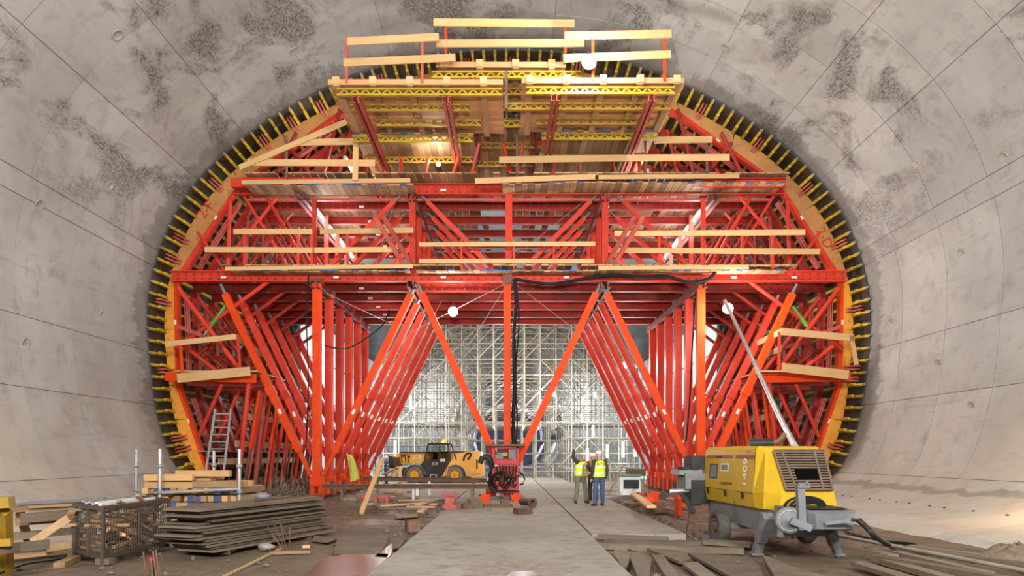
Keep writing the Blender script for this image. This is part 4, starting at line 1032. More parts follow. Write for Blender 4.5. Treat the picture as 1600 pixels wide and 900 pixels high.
tp('boom_top', [(625, 706), (662, 706), (735, 705), (735, 707), (662, 708.5), (624, 708)], 'black_steel', TD+1.1, .6, bm_)
for x in (626, 632, 636): tp('boom_strap', [(x, 709), (x+1.6, 709), (x+3, 723), (x+1.4, 723)], 'black_steel', TD+1.12, .05, bm_)
for x, y in ((628, 711), (637, 712)): tp('boom_plate', [(x, y), (x+4, y), (x+4, y+3), (x, y+3)], 'black_steel', TD+1.12, .05, bm_)
letters('lettering', 'JCB', .34, axes(W(651.5, 714.5, TD+1.13), (1, 0, 0), (0, 0, 1)), 'letter_white', bm_, .01)
tp('boom_head', [(612, 716), (624, 714), (626, 727), (618, 730), (610, 726)], 'rusty_steel', TD+.9, 1.0)
tp('quick_hitch', [(607, 712), (612, 713), (613, 732), (607, 733)], 'black_steel', TD+.5, 1.5)
# cab: body, roof, pillars, glass
cab = tp('cab_body', [(660, 722), (664, 718), (700, 717), (705, 719), (697, 732), (690, 745), (668, 745.5), (661, 737), (657, 727)], 'black_steel', TD-.02, 1.05)
tp('cab_roof', [(668, 693.5), (674, 691.5), (702, 692), (705, 694.5), (668, 695.5)], 'black_steel', TD-.02, 1.05, cab)
for a, b_ in (((663, 719), (669, 694)), ((687, 719), (687, 693)), ((705, 694), (713, 718)), ((700, 693), (704, 717))):
    for dd in (0, .95): bar('cab_pillar', W(*a, TD+dd), W(*b_, TD+dd), .07, .07, 'black_steel', cab, up=(0, 1, 0))
m, nt, b = begin('cab_glass', .05); b.inputs['Base Color'].default_value = (.55, .62, .6, 1); b.inputs['Transmission Weight'].default_value = 1; b.inputs['IOR'].default_value = 1.15
for pts in ([(665, 718), (670, 695), (686, 694), (686, 718)], [(688, 718), (688, 694), (700, 694), (703, 718)]): tp('cab_window', pts, 'cab_glass', TD+.02, .012, cab)
tp('driver_seat', [(676, 719), (677, 709), (682, 706), (684, 719)], 'cable_black', TD+.35, .4, cab)
letters('lettering', 'JCB', .22, axes(W(679.5, 724.5, TD-.03), (1, 0, 0), (0, 0, 1)), 'letter_white', cab, .004)
tp('door_label', [(688, 717), (695.5, 717), (695.5, 721), (688, 721)], 'label_white', TD-.035, .012, cab)
tp('cab_step', [(672, 741.5), (682, 741.5), (682, 745), (680.8, 745), (680.8, 742.4), (673.2, 742.4), (673.2, 745), (672, 745)], 'galvanised', TD-.25, .25, cab)
rough_mat('muddy_tyre', (.30, .27, .20), (.18, .16, .12), 5, rough=.9, rnd=.1, bmp=.3)
for px in (648, 711):
    for dd in (.0, 1.75):
        c = W(px, 742.5, TD+.15+dd); c.z = .47; mb = MB(); r = .52
        mb.lathe(c, (0, -1, 0), [(.24, -.18), (.44, -.18), (r-.03, -.12), (r-.03, .12), (.44, .18), (.26, .18), (.24, .12)], 26)
        for k in range(20):
            a = 2*PI*k/20
            for q in (-1, 1):
                p = c+Vector((r*math.cos(a), q*.08, r*math.sin(a))); mb.bar(p-Vector((0, .07*q, 0)), p+Vector((-.09*math.sin(a), .09*q, .09*math.cos(a))), .06, .05, (math.cos(a), 0, math.sin(a)))
        ty = mb.build('wheel_tyre', 'muddy_tyre', tele)
        mb = MB(); mb.lathe(c, (0, -1, 0), [(.26, .14), (.23, .10), (.12, .06), (.11, .13), (.001, .14)], 18); mb.build('wheel_hub', 'loader_yellow', ty)
    mb = MB(); pts = []
    for k in range(9):
        a = math.radians(5+170*k/8 if px == 648 else -20+165*k/8); pts.append(W(px, 742.5, TD)+Vector((.62*math.cos(a), .12, .62*math.sin(a)-.02)))
    for p, q in zip(pts, pts[1:]): mb.bar(p, q, .46, .035, (0, .001, 1) if abs((q-p).x) > .01 else (1, 0, 0))
    mb.build('mudguard', 'steel_grey', tele)
tp('front_yellow', [(628, 742), (634, 735), (640, 732), (655, 731), (652, 735), (640, 737), (634, 744)], 'loader_yellow', TD+.36, 1.3)
tp('rear_slot', [(744, 718), (746.5, 718), (746.5, 732), (744, 733)], 'black_steel', TD+.02, .05); tp('rear_bumper', [(737, 735), (751, 735), (752, 740), (737, 741)], 'loader_yellow', TD-.1, .2)
cable([W(724, 720, TD), W(727, 711, TD-.02), W(733, 708, TD-.02), W(736, 711, TD-.02), W(731, 718, TD-.02)], .05, 'cable_black', None, None, 'boom_hose').parent = tele
bpy.data.objects[[o.name for o in bpy.data.objects if o.name.startswith('boom_hose')][0]].matrix_parent_inverse = WM[tele.name].inverted()
bc = W(693, 690, TD+.4); mb = MB(); mb.cone(bc-Vector((0, 0, .06)), bc+Vector((0, 0, .12)), .09, .06, 12); be = mb.build('beacon_lamp', 'beacon_amber', tele)
mb = MB(); mb.cone(bc-Vector((0, 0, .14)), bc-Vector((0, 0, .05)), .07, .09, 12); mb.build('beacon_base', 'black_steel', be)
l = point('beacon_light', bc+Vector((0, -.35, .15)), 60, (1, .4, .05), .1); l.parent = tele; l.matrix_parent_inverse = WM[tele.name].inverted()

# ---------------------------------------------------------------- people
def vox(mb, name, mat, par, v, smooth=2):
    me = bpy.data.meshes.new(name); me.from_pydata(mb.v, [], mb.f); o = bpy.data.objects.new(name, me); COL.objects.link(o)
    md = o.modifiers.new('r', 'REMESH'); md.mode = 'VOXEL'; md.voxel_size = v; md.use_smooth_shade = True
    if smooth: s_ = o.modifiers.new('s', 'SMOOTH'); s_.iterations = smooth; s_.factor = .5
    m2 = bpy.data.meshes.new_from_object(o.evaluated_get(bpy.context.evaluated_depsgraph_get()))
    bpy.data.objects.remove(o); bpy.data.meshes.remove(me)
    m2.name = name; m2.materials.clear(); m2.materials.append(M[mat]); m2.polygons.foreach_set('use_smooth', [True]*len(m2.polygons))
    return put(bpy.data.objects.new(name, m2), Matrix.Identity(4), par)
def cap(mb, p, q, r1, r2, n=10):
    mb.ball(p, r1, nu=n, nv=6); mb.ball(q, r2, nu=n, nv=6); mb.cone(p, q, r1, r2, n)
def ell(mb, secs, T, n=18):
    vs_ = []
    for (x, y, z, rx, ry) in secs:
        for i in range(n): a = 2*PI*i/n; vs_.append(T @ Vector((x+rx*math.cos(a), y+ry*math.sin(a), z)))
    k = len(secs); mb.quad(vs_, [(j*n+i, j*n+(i+1) % n, (j+1)*n+(i+1) % n, (j+1)*n+i) for j in range(k-1) for i in range(n)], 0, True)
    mb.quad(vs_, [tuple(reversed(range(n))), tuple(range((k-1)*n, k*n))])
rough_mat('skin', (.62, .36, .26), (.55, .30, .21), 8, rough=.55, rnd=0)
rough_mat('vest_yellow', (.80, .88, .03), (.70, .80, .02), 5, rough=.6, rnd=0)
rough_mat('vest_orange', (.80, .24, .03), (.70, .20, .02), 5, rough=.6, rnd=0)
flat_mat('reflective_tape', (.72, .74, .72), .35)
rough_mat('jeans', (.075, .11, .22), (.05, .075, .16), 6, rough=.85, rnd=0)
rough_mat('olive_cloth', (.20, .185, .13), (.15, .14, .10), 6, rough=.85, rnd=0)
rough_mat('dark_cloth', (.035, .036, .042), (.055, .055, .06), 6, rough=.85, rnd=0)
rough_mat('grey_cloth', (.22, .23, .24), (.17, .18, .19), 6, rough=.85, rnd=0)
flat_mat('helmet_white', (.82, .80, .77), .35); flat_mat('boot_dark', (.03, .025, .022), .7)
def person(label, loc, rz, J, top, vest, trous, hood=False, helmet='helmet_white', backtext=None, look=(0, 0), sc_=1):
    """J: joint places in the person's own frame (facing -y, their right hand on -x)"""
    t = thing('person', loc, label, 'person', rz=rz); T = WM[t.name] @ Matrix.Scale(sc_, 4)
    P = {k: T @ Vector(v) for k, v in J.items()}
    hd = T.to_3x3() @ (Matrix.Rotation(look[0], 3, 'Z') @ Matrix.Rotation(look[1], 3, 'X'))
    hc = P['head']
    # the body, one surface
    mb = MB(); mb.ball(hc, (.078, .098, .118), rot=hd); mb.ball(hc+hd @ Vector((0, -.02, -.055)), (.06, .075, .075), rot=hd)
    mb.ball(hc+hd @ Vector((0, -.103, -.012)), (.016, .024, .028), nu=8, nv=6, rot=hd)
    for s in (-1, 1):
        mb.ball(hc+hd @ Vector((s*.08, .012, -.005)), (.013, .026, .034), nu=8, nv=6, rot=hd)
        mb.ball(hc+hd @ Vector((s*.03, -.086, .022)), (.022, .014, .009), nu=8, nv=6, rot=hd)
    mb.ball(hc+hd @ Vector((0, -.090, -.062)), (.028, .012, .010), nu=8, nv=6, rot=hd)
    cap(mb, P['neck'], hc+hd @ Vector((0, .01, -.07)), .062, .056)
    ell(mb, [(J['hip'][0], J['hip'][1], J['hip'][2]-.06, .15, .10), (J['hip'][0], J['hip'][1], J['hip'][2]+.1, .155, .105), (J['chest'][0], J['chest'][1], J['chest'][2], .18, .11), (J['neck'][0], J['neck'][1], J['neck'][2]-.07, .17, .09), (J['neck'][0], J['neck'][1], J['neck'][2]-.01, .07, .06)], T)
    for s in 'lr':
        cap(mb, P['sh'+s], P['el'+s], .055, .043); cap(mb, P['el'+s], P['wr'+s], .043, .029)
        cap(mb, P['hp'+s], P['kn'+s], .085, .058); cap(mb, P['kn'+s], P['an'+s], .056, .038)
    # hands: palm, four fingers of different lengths, thumb from the palm's side
    for s in 'lr':
        wv, dv = P['wr'+s], (P['wr'+s]-P['el'+s]).normalized()
        sd = dv.cross(hd @ Vector((0, -1, 0))); sd = sd.normalized() if sd.length > .1 else Vector((1, 0, 0)); nn = sd.cross(dv)
        pc = wv+dv*.05; mb.ball(pc, (.038, .016, .05), nu=10, nv=6, rot=Matrix((sd, nn, dv)).transposed())
        for f_, ln in zip((-.027, -.009, .009, .027), (.055, .07, .065, .05)):
            a = wv+dv*.085+sd*f_; k_ = a+dv*ln*.55+nn*.006; e = k_+dv*ln*.35+nn*.022; cap(mb, a, k_, .0095, .009, 6); cap(mb, k_, e, .009, .008, 6)
        a = wv+dv*.035+sd*.03; cap(mb, a, a+sd*.03+dv*.025, .012, .011, 6); cap(mb, a+sd*.03+dv*.025, a+sd*.038+dv*.055, .011, .009, 6)
    body = vox(mb, 'body', 'skin', t, .011, 1)
    # eyes
    for s in (-1, 1): mb = MB(); mb.ball(hc+hd @ Vector((s*.03, -.088, .008)), .011, nu=8, nv=6); mb.build('eye', 'letter_black', t)
    # trousers
    mb = MB(); h = J['hip']
    ell(mb, [(h[0], h[1], h[2]-.08, .165, .115), (h[0], h[1], h[2]+.02, .172, .122), (h[0], h[1], h[2]+.12, .165, .118)], T)
    for s in 'lr': cap(mb, P['hp'+s], P['kn'+s], .102, .076); cap(mb, P['kn'+s], P['an'+s]+Vector((0, 0, .02)), .076, .066)
    vox(mb, 'trousers', trous, t, .018)
    for s in 'lr':
        mb = MB(); f_ = P['an'+s]; fd = T.to_3x3() @ Vector((J['ft'+s][0], J['ft'+s][1], 0)).normalized()
        cap(mb, f_+Vector((0, 0, .02)), f_-Vector((0, 0, .035)), .055, .05); cap(mb, f_-Vector((0, 0, .045))-fd*.04, f_+fd*.16-Vector((0, 0, .055)), .045, .04)
        vox(mb, 'boot', 'boot_dark', t, .014)
    # jacket or shirt with sleeves
    mb = MB(); c = J['chest']; n = J['neck']
    TS = [(h[0], h[1], h[2]+.02, .178, .128), (h[0], h[1], h[2]+.12, .176, .126), (c[0], c[1], c[2], .195, .128), (n[0], n[1], n[2]-.085, .19, .105), (n[0], n[1], n[2]-.01, .085, .075)]
    ell(mb, TS, T)
    for s in 'lr': cap(mb, P['sh'+s], P['el'+s], .075, .06); cap(mb, P['el'+s], P['wr'+s], .06, .045)
    vox(mb, 'jacket', top, t, .018)
    # hi-vis vest over it, open or closed, with tapes
    mb = MB(); g_ = .022
    VS = [(h[0], h[1], h[2]-.02, .19+g_, .14+g_), (h[0], h[1], h[2]+.12, .178+g_, .13+g_), (c[0], c[1], c[2], .192+g_, .128+g_), (n[0], n[1], n[2]-.10, .175+g_, .105+g_), (n[0], n[1], n[2]-.03, .115, .085)]
    ell(mb, VS, T); v_ = vox(mb, 'vest', vest, t, .018)
    def at(z):
        for a, b_ in zip(VS, VS[1:]):
            if a[2] <= z <= b_[2]: k_ = (z-a[2])/(b_[2]-a[2]); return [a[i]+(b_[i]-a[i])*k_ for i in range(5)]
    for z in (h[2]+.07, h[2]+.27):
        mb = MB(); S_ = []
        for zz in (z, z+.055): q = at(zz); S_.append((q[0], q[1], zz, q[3]+.006, q[4]+.006))
        ell(mb, S_, T); mb.build('reflective_band', 'reflective_tape', v_)
    if hood == 'open':   # grey shirt front showing between the open halves
        mb = MB(); P4 = [(c[0]-.05, -.19, h[2]-.04), (c[0]+.05, -.19, h[2]-.04), (n[0]+.03, -.145, n[2]-.13), (n[0]-.03, -.145, n[2]-.13)]
        mb.prism([T @ Vector(p) for p in P4], T.to_3x3() @ Vector((0, .02, 0))); mb.build('shirt_front', top if top != 'dark_cloth' else 'grey_cloth', t)
    if backtext:
        for i, ch in enumerate(backtext):
            a = (i-1)*.42; q = at(c[2]+.09)
            p = T @ Vector((q[0]+.115*(1-i)*1.0, q[1]+q[4]*math.cos(a*.9)+.004, c[2]+.09-.02*abs(i-1)))
            letters('lettering', ch, .12, axes(p, T.to_3x3() @ Vector((-1, -(i-1)*.45*-1*-1, 0)), (0, 0, 1)), 'letter_black', v_, .002)
    # helmet
    mb = MB(); hp_ = hc+hd @ Vector((0, .005, .035)); mb.ball(hp_, (.105, .13, .105), rot=hd, half=True); 
    mb.ball(hp_+hd @ Vector((0, -.03, -.002)), (.108, .155, .012), nu=16, nv=6, rot=hd); hm = mb.build('helmet', helmet, t)
    mb = MB(); mb.bar(hp_+hd @ Vector((0, -.10, .075)), hp_+hd @ Vector((0, .10, .085)), .03, .03); mb.build('helmet_ridge', helmet, hm)
    return t
JB = dict(head=(0, -.01, 1.60), neck=(0, .02, 1.47), chest=(0, .01, 1.25), hip=(0, .01, .93), shl=(.185, .02, 1.40), shr=(-.185, .02, 1.40), ell=(.25, .04, 1.12), elr=(-.25, .05, 1.12), wrl=(.24, -.06, .88), wrr=(-.24, -.04, .87),
          hpl=(.095, .01, .90), hpr=(-.095, .01, .90), knl=(.11, -.01, .50), knr=(-.12, -.02, .50), anl=(.12, .02, .105), anr=(-.13, .02, .105), ftl=(.2, -1, 0), ftr=(-.25, -1, 0))
g2 = G(936, 791); J = dict(JB); J.update(anl=(.15, .03, .105), knl=(.13, .0, .5), anr=(-.15, -.05, .105))
person('person in yellow vest and blue jeans seen from behind, white helmet, arms down', (g2.x, g2.y, 0), math.radians(200), J, 'dark_cloth', 'vest_yellow', 'jeans', backtext='BFK', look=(math.radians(-50), math.radians(6)))
g1 = G(907, 787); J = dict(JB); J.update(head=(.10, -.03, 1.545), neck=(.06, .01, 1.42), chest=(.03, .01, 1.22), shr=(-.12, .0, 1.37), shl=(.24, .0, 1.34), elr=(-.27, -.03, 1.53), wrr=(-.26, -.08, 1.76), ell=(.30, -.12, 1.10), wrl=(.13, -.24, 1.26), anr=(-.17, .0, .105), anl=(.18, -.04, .105), knr=(-.13, -.03, .5), knl=(.15, -.05, .5))
person('person in open yellow vest and olive trousers, raising one arm and looking up', (g1.x, g1.y, 0), math.radians(14), J, 'dark_cloth', 'vest_yellow', 'olive_cloth', hood='open', look=(math.radians(-28), math.radians(-22)))
g3 = Vector((2.93, 24.4, 0)); J = dict(JB); J.update(wrl=(.2, -.16, 1.0))
person('person in orange vest mostly hidden behind the two workers in yellow vests', tuple(g3), math.radians(-30), J, 'vest_orange', 'vest_orange', 'dark_cloth', sc_=.97)
g4 = Vector((-7.0, 40.2, -.1)); 
person('person in dark blue jacket bending by the boom head of the telehandler', tuple(g4), math.radians(-90), JB, 'jeans', 'jeans', 'jeans', sc_=.95)
# ---------------------------------------------------------------- power pack at the centre post
d = 25.3
pk = thing('power_pack', tuple(G(788, 781)), 'red framed hydraulic power pack hung with hoses at the centre post', 'machine')
def pbox(name, px0, px1, py0, py1, d, th, mat, par):
    a, b_ = W(px0, py1, d), W(px1, py0, d); mb = MB(); mb.box(((a.x+b_.x)/2, d+th/2, (a.z+b_.z)/2), (b_.x-a.x, th, b_.z-a.z)); return mb.build(name, mat, par)
rough_mat('pack_red', (.55, .022, .03), (.46, .02, .03), 3, rough=.45, rnd=.08, spec=.3)
pbox('roof_plate', 757, 821, 694, 697, d-.25, 1.5, 'rusty_steel', pk)
for x in (769, 807):
    for dd in (0, .9): pbox('frame_post', x, x+4, 696, 767, d+dd, .09, 'pack_red', pk)
pbox('frame_rail', 771, 811, 698, 700.5, d, .06, 'pack_red', pk)
pbox('upper_tray', 770, 811, 718, 725, d-.02, .95, 'pack_red', pk)
pbox('control_panel', 771, 809, 725, 745, d+.05, .8, 'pack_red', pk)
pbox('tank', 770, 811, 752, 766, d-.02, 1.0, 'pack_red', pk)
pbox('back_panel', 772, 808, 745, 753, d+.4, .5, 'black_steel', pk)
for x0, x1, y0, y1 in ((785, 793, 707, 713), (793, 803, 748, 753)): pbox('pump_unit', x0, x1, y0, y1, d+.1, .3, 'hydraulic_green', pk)
for x0, x1, y0, y1 in ((774, 786, 710, 717), (795, 806, 702, 717)): pbox('valve_block', x0, x1, y0, y1, d+.2, .4, 'steel_grey', pk)
pbox('label_plate', 772, 777, 726.5, 729.5, d-.0, .045, 'label_white', pk)
for i in range(14):
    x = 773+2.6*i; mb = MB(); yb = R.uniform(744, 764); xe = x+R.uniform(-12, 8)
    mb.tube([W(x, 728, d-.02), W(x+R.uniform(-2, 2), 736, d-.12-.05*R.random()), W((x+xe)/2+R.uniform(-3, 3), yb-5, d-.15-.1*R.random()), W(xe, yb, d-.12), W(xe+R.uniform(3, 9), yb-6, d-.05)], .02, 6)
    mb.build('hydraulic_hose', 'cable_black' if i % 2 else 'dark_red_steel', pk)
for rr, q in ((14, 0), (12, 1.5), (15.5, 3)):
    mb = MB(); mb.tube([W(780+rr*math.cos(a)*.95+q, 752+rr*math.sin(a), d-.22-.03*q) for a in [PI*(.6+k*.11) for k in range(17)]], .027, 6); mb.build('hose_loop', 'cable_black', pk)
mb = MB(); mb.tube([W(*p, d-.15) for p in ((750, 724), (753, 716), (760, 713), (766, 717), (768, 728), (766, 742), (765, 752), (768, 762), (774, 768))], .10, 8); mb.build('main_hose', 'black_steel', pk)
mb = MB(); mb.tube([W(*p, d-.05) for p in ((811, 737), (817, 742), (820, 749), (817, 756), (812, 757))], .03, 6); mb.build('side_hose', 'cable_black', pk)
# packing under it: loose timbers and red steel blocks
def block(px, py, w_, h, dp, mat, label, cat='block', name='timber_block', rz=0, z0=None, group=None, d=None):
    g = G(px, py, 0 if z0 is None else z0) if d is None else Vector(((px-CX)*d/F, d, z0))
    return tag(box(name, (g.x, g.y, g.z+h/2), (w_, dp, h), mat, None, rz), label, cat, group)
for i, (px, z0, w_, dp, mt) in enumerate(((776, .0, .9, .12, 'old_timber'), (801, .0, .8, .12, 'old_timber'), (784, .11, .14, 1.0, 'old_timber'), (800, .11, .14, 1.0, 'old_timber'), (790, .22, 1.0, .14, 'rusty_steel'))):
    X = (px-CX)*25.6/F; o = tag(box('timber_packer', (X, 25.4 if i == 0 else 25.9 if i == 1 else 25.6, z0+.055), (w_, dp, .11), mt, None), ('lowest front', 'lowest rear', 'cross-laid left', 'cross-laid right', 'topmost rusty')[i]+' packer under the red power pack', 'timber')
def channel_block(px, py, s_, label, mat='orange_red_paint', rz=0, z0=0):
    g = G(px, py, z0); o = thing('steel_packer', (g.x, g.y, z0), label, 'steel block', None, rz); mb = MB()
    t_ = .05; 
    for c, sz in (((0, 0, t_/2), (s_*1.1, s_, t_)), ((0, 0, s_-t_/2), (s_*1.1, s_, t_)), ((-s_*.52, 0, s_/2), (t_, s_, s_)), ((0, s_*.4, s_/2), (s_*1.0, t_, s_))): mb.box(c, sz)
    mb.build('packer_shell', mat, o, Matrix.Translation(g) @ Matrix.Rotation(rz, 4, 'Z'))
    pl = MB(); pl.box((0, -s_*.46, s_*.5), (s_*.95, .03, s_*.8)); pl.build('packer_web', mat, o, Matrix.Translation(g) @ Matrix.Rotation(rz, 4, 'Z'))
    return o
channel_block(646, 831, .27, 'rust-red steel box packer alone on the mud beside the road slab', 'rusty_steel', .35, -.1)
channel_block(758, 788, .32, 'orange-red steel packer to the left of the power pack timbers'); channel_block(768, 777, .36, 'orange-red steel packer behind another, under the black hoses')
channel_block(807, 784, .28, 'orange-red steel packer to the right of the power pack timbers'); channel_block(789, 797, .25, 'small rust-red packer lying on timber in front of the power pack', 'rusty_steel')
block(786, 799, .6, .10, .5, 'old_timber', 'flat timber offcut in front of the power pack'); block(817, 803, .45, .16, .3, 'rusty_steel', 'rusty steel clump on the slab in front of the power pack', name='scrap_steel', rz=.5); block(778, 792, .9, .09, .16, 'old_timber', 'dark plank end on the slab left of the power pack', rz=.2)
t = thing('pipe_coupler', tuple(G(829, 793)), 'short grey pipe end lying on the slab by the power pack', 'pipe'); c = G(829, 793)+Vector((0, 0, .15)); mb = MB(); mb.lathe(c, (.6, -1, 0), [(.08, .12), (.11, .14), (.15, .14), (.15, .06), (.11, .05), (.11, -.5), (.08, -.5)], 16); mb.build('pipe_body', 'rusty_steel', t)
g = G(703, 794); o = thing('steel_stool', tuple(g), 'pink steel I-shaped stool on the slab edge', 'stool'); box('stool_base', (g.x, g.y, .05), (.42, .3, .1), 'faded_red', o); box('stool_web', (g.x, g.y, .22), (.28, .2, .26), 'faded_red', o); box('stool_top', (g.x, g.y, .40), (.5, .3, .1), 'faded_red', o)
for i, (px, py, s_, h) in enumerate(((718, 794, .4, .2), (730, 795, .3, .16), (742, 793, .42, .26))): block(px, py, s_, h, .25, 'rusty_steel' if i < 2 else 'old_timber', ('brown lump nearest the pink steel stool', 'middle brown lump on the slab left of the power pack', 'muddy timber lump with a raised top left of the power pack')[i], 'block', 'rubble_block', .3*i)
# rusty rails spanning to the power pack
for (a, b_, h, lab) in ((W(503, 757, 25.2), W(763, 757, 25.2), .14, 'long rusty steel rail spanning low from the gantry foot to the power pack, front one'), (W(568, 745, 29), W(760, 748, 27.5), .13, 'second rusty rail farther back, spanning before the telehandler')):
    o = thing('steel_rail', tuple(a), lab, 'rail'); bar('rail_flange', a, b_, .16, .035, 'rusty_steel', o); bar('rail_web', a-Vector((0, 0, h*.5)), b_-Vector((0, 0, h*.5)), .05, h, 'rusty_steel', o); bar('rail_flange', a-Vector((0, 0, h)), b_-Vector((0, 0, h)), .16, .03, 'rusty_steel', o)
    for q in (.12, .55, .9):
        p = a.lerp(b_, q); bar('rail_stand', (p.x, p.y, -.05), (p.x, p.y, p.z-h-.015), .09, .09, 'old_timber' if q != .55 else 'galvanised', o)
def stick(a, b_, w_, h, mat, label, name='timber_board', cat='board', up=(0, 0, 1)):
    return tag(bar(name, Vector(a), Vector(b_), w_, h, mat, None, up=up), label, cat)
# leaning and lying boards near the telehandler side
stick(G(564, 803, -.08), W(598, 716, 23), .14, .05, 'new_timber', 'pale timber board leaning up from the mud towards the telehandler', up=(0, 1, 0))
stick(W(597, 742, 30), W(623, 730, 29.5), .18, .05, 'new_timber', 'board sloping in a small timber frame in front of the telehandler wheel'); stick(W(612, 752, 29.8), W(623, 729, 29.8), .12, .06, 'new_timber', 'short raking leg of the small timber frame by the telehandler', up=(0, 1, 0))
stick(W(625, 770, 29.6), W(625, 730, 29.6), .14, .08, 'new_timber', 'upright of the small timber frame by the telehandler', up=(0, 1, 0))
t = thing('sheet', tuple(W(550, 752, 26.6)), 'yellow-green plastic sheet hanging from a strut beside the gantry foot', 'sheet'); mb = MB(); n = 9
rows = [((541, 708), (551, 712)), ((544, 720), (556, 723)), ((546, 733), (560, 737)), ((547, 744), (562, 748)), ((548, 753), (558, 750))]
vs_ = []
for j, (a, b_) in enumerate(rows):
    for i in range(n): u = i/(n-1); vs_.append(W(a[0]+(b_[0]-a[0])*u, a[1]+(b_[1]-a[1])*u, 26.5+.10*math.sin(u*9+j)))
vs2 = [v+Vector((0, .012, 0)) for v in vs_]; k = len(vs_)
mb.quad(vs_+vs2, [(j*n+i, j*n+i+1, (j+1)*n+i+1, (j+1)*n+i) for j in range(4) for i in range(n-1)]+[(k+j*n+i, k+(j+1)*n+i, k+(j+1)*n+i+1, k+j*n+i+1) for j in range(4) for i in range(n-1)], 0, True)
rough_mat('sheet_yellow', (.55, .58, .10), (.45, .48, .09), 3, rough=.5, rnd=0); mb.build('sheet_cloth', 'sheet_yellow', t)
t = thing('steel_trestle', tuple(G(597, 792, -.05)), 'small pink steel trestle standing on the mud before the front rail', 'trestle'); g = G(597, 792, -.05)
box('trestle_top', (g.x, g.y, g.z+.32), (.45, .25, .09), 'faded_red', t)
for dx in (-.17, .17): box('trestle_leg', (g.x+dx, g.y, g.z+.14), (.1, .22, .28), 'faded_red', t)
t = thing('marker_post', tuple(G(652, 774)), 'short white marker post under the front rail', 'post'); g = G(652, 774); box('post_body', (g.x, g.y, .24), (.11, .11, .48), 'white_plastic', t)
# litter of broken timber
def litter(px0, px1, py0, py1, n, z, seed, label, mats=('old_timber', 'muddy_board', 'deck_timber')):
    rr = random.Random(seed)
    for i in range(n):
        g = G(rr.uniform(px0, px1), rr.uniform(py0, py1), z); a = rr.uniform(-.6, .6)+(PI/2 if rr.random() < .35 else 0); L = rr.uniform(.35, 1.3)
        dv = Vector((math.cos(a), math.sin(a), 0))*L/2; up = Vector((0, 0, .03+.05*rr.random()))
        tag(bar('timber_scrap', g-dv+up, g+dv+up*1.3, rr.uniform(.08, .22), .05, rr.choice(mats), None), label.format(ORD[i]), 'scrap', label.split(',')[0])
litter(585, 690, 776, 802, 18, -.02, 3, 'loose timber scrap on the slab left of the power pack, {} in the scatter')
litter(985, 1070, 772, 800, 16, -.06, 5, 'loose timber scrap near the pump-side gantry feet, {} in the scatter')
litter(600, 690, 760, 775, 9, 0, 8, 'loose timber scrap between the two rusty rails, {} in the scatter')
# pump-side gantry foot
channel_block(1028, 801, .30, 'rust-red steel packer standing alone before the pump-side timbers', 'rusty_steel', .3, -.06); channel_block(1012, 793, .32, 'orange-red packer in front of the stack of red packers'); channel_block(1020, 784, .34, 'orange-red packer behind the front red packer'); channel_block(1003, 783, .3, 'pale orange packer at the far end of the red packers', 'faded_red')
t = thing('steel_channel', tuple(G(1070, 805, -.05)), 'bright orange steel channel end by the pump hopper leg', 'steel block'); g = G(1074, 805, -.05); box('channel_top', (g.x, g.y, g.z+.42), (.6, .4, .1), 'orange_red_paint', t); box('channel_web', (g.x-.25, g.y, g.z+.2), (.1, .4, .4), 'orange_red_paint', t); 
block(1071, 790, .6, .35, .5, 'orange_red_paint', 'orange-red steel block behind the orange channel by the pump', name='steel_block')
stick(G(990, 772, .25), G(1018, 792, .38), .22, .06, 'new_timber', 'pale board lying across the red packers'); stick(G(1022, 790, .05), W(1003, 751, 27), .16, .06, 'old_timber', 'grey board leaning behind the red packers', up=(0, 1, 0)); stick(G(1035, 793, .03), G(1060, 799, .03), .2, .06, 'old_timber', 'flat board between the red packers and the orange channel')
stick(G(951, 771, .02), W(973, 728, 28.0), .07, .05, 'new_timber', 'thin pale stick leaning beside the two workers', up=(0, 1, 0))
g = G(985, 773); t = thing('site_cabinet', (g.x, g.y, 0), 'white cabinet with dark front and teal lid behind the timber scrap', 'cabinet')
mb = MB(); mb.box((g.x, g.y+.3, .40), (.84, .6, .66)); mb.build('cabinet_body', 'white_plastic', t); mb = MB(); mb.box((g.x+.03, g.y-.01, .42), (.62, .03, .36)); mb.build('cabinet_front', 'black_steel', t)
rough_mat('teal_lid', (.06, .28, .24), (.05, .22, .20), 4, rnd=0); mb = MB(); mb.box((g.x, g.y+.27, .77), (.98, .75, .06)); mb.build('cabinet_lid', 'teal_lid', t)
for dx in (-.34, .34): box('cabinet_foot', (g.x+dx, g.y+.3, .035), (.1, .5, .07), 'white_plastic', t)
stick(W(980, 738, 30.5), W(1006, 738, 30.5), .9, .30, 'rusty_steel', 'brown timber crate behind the teal-lidded cabinet', 'crate', 'crate').location
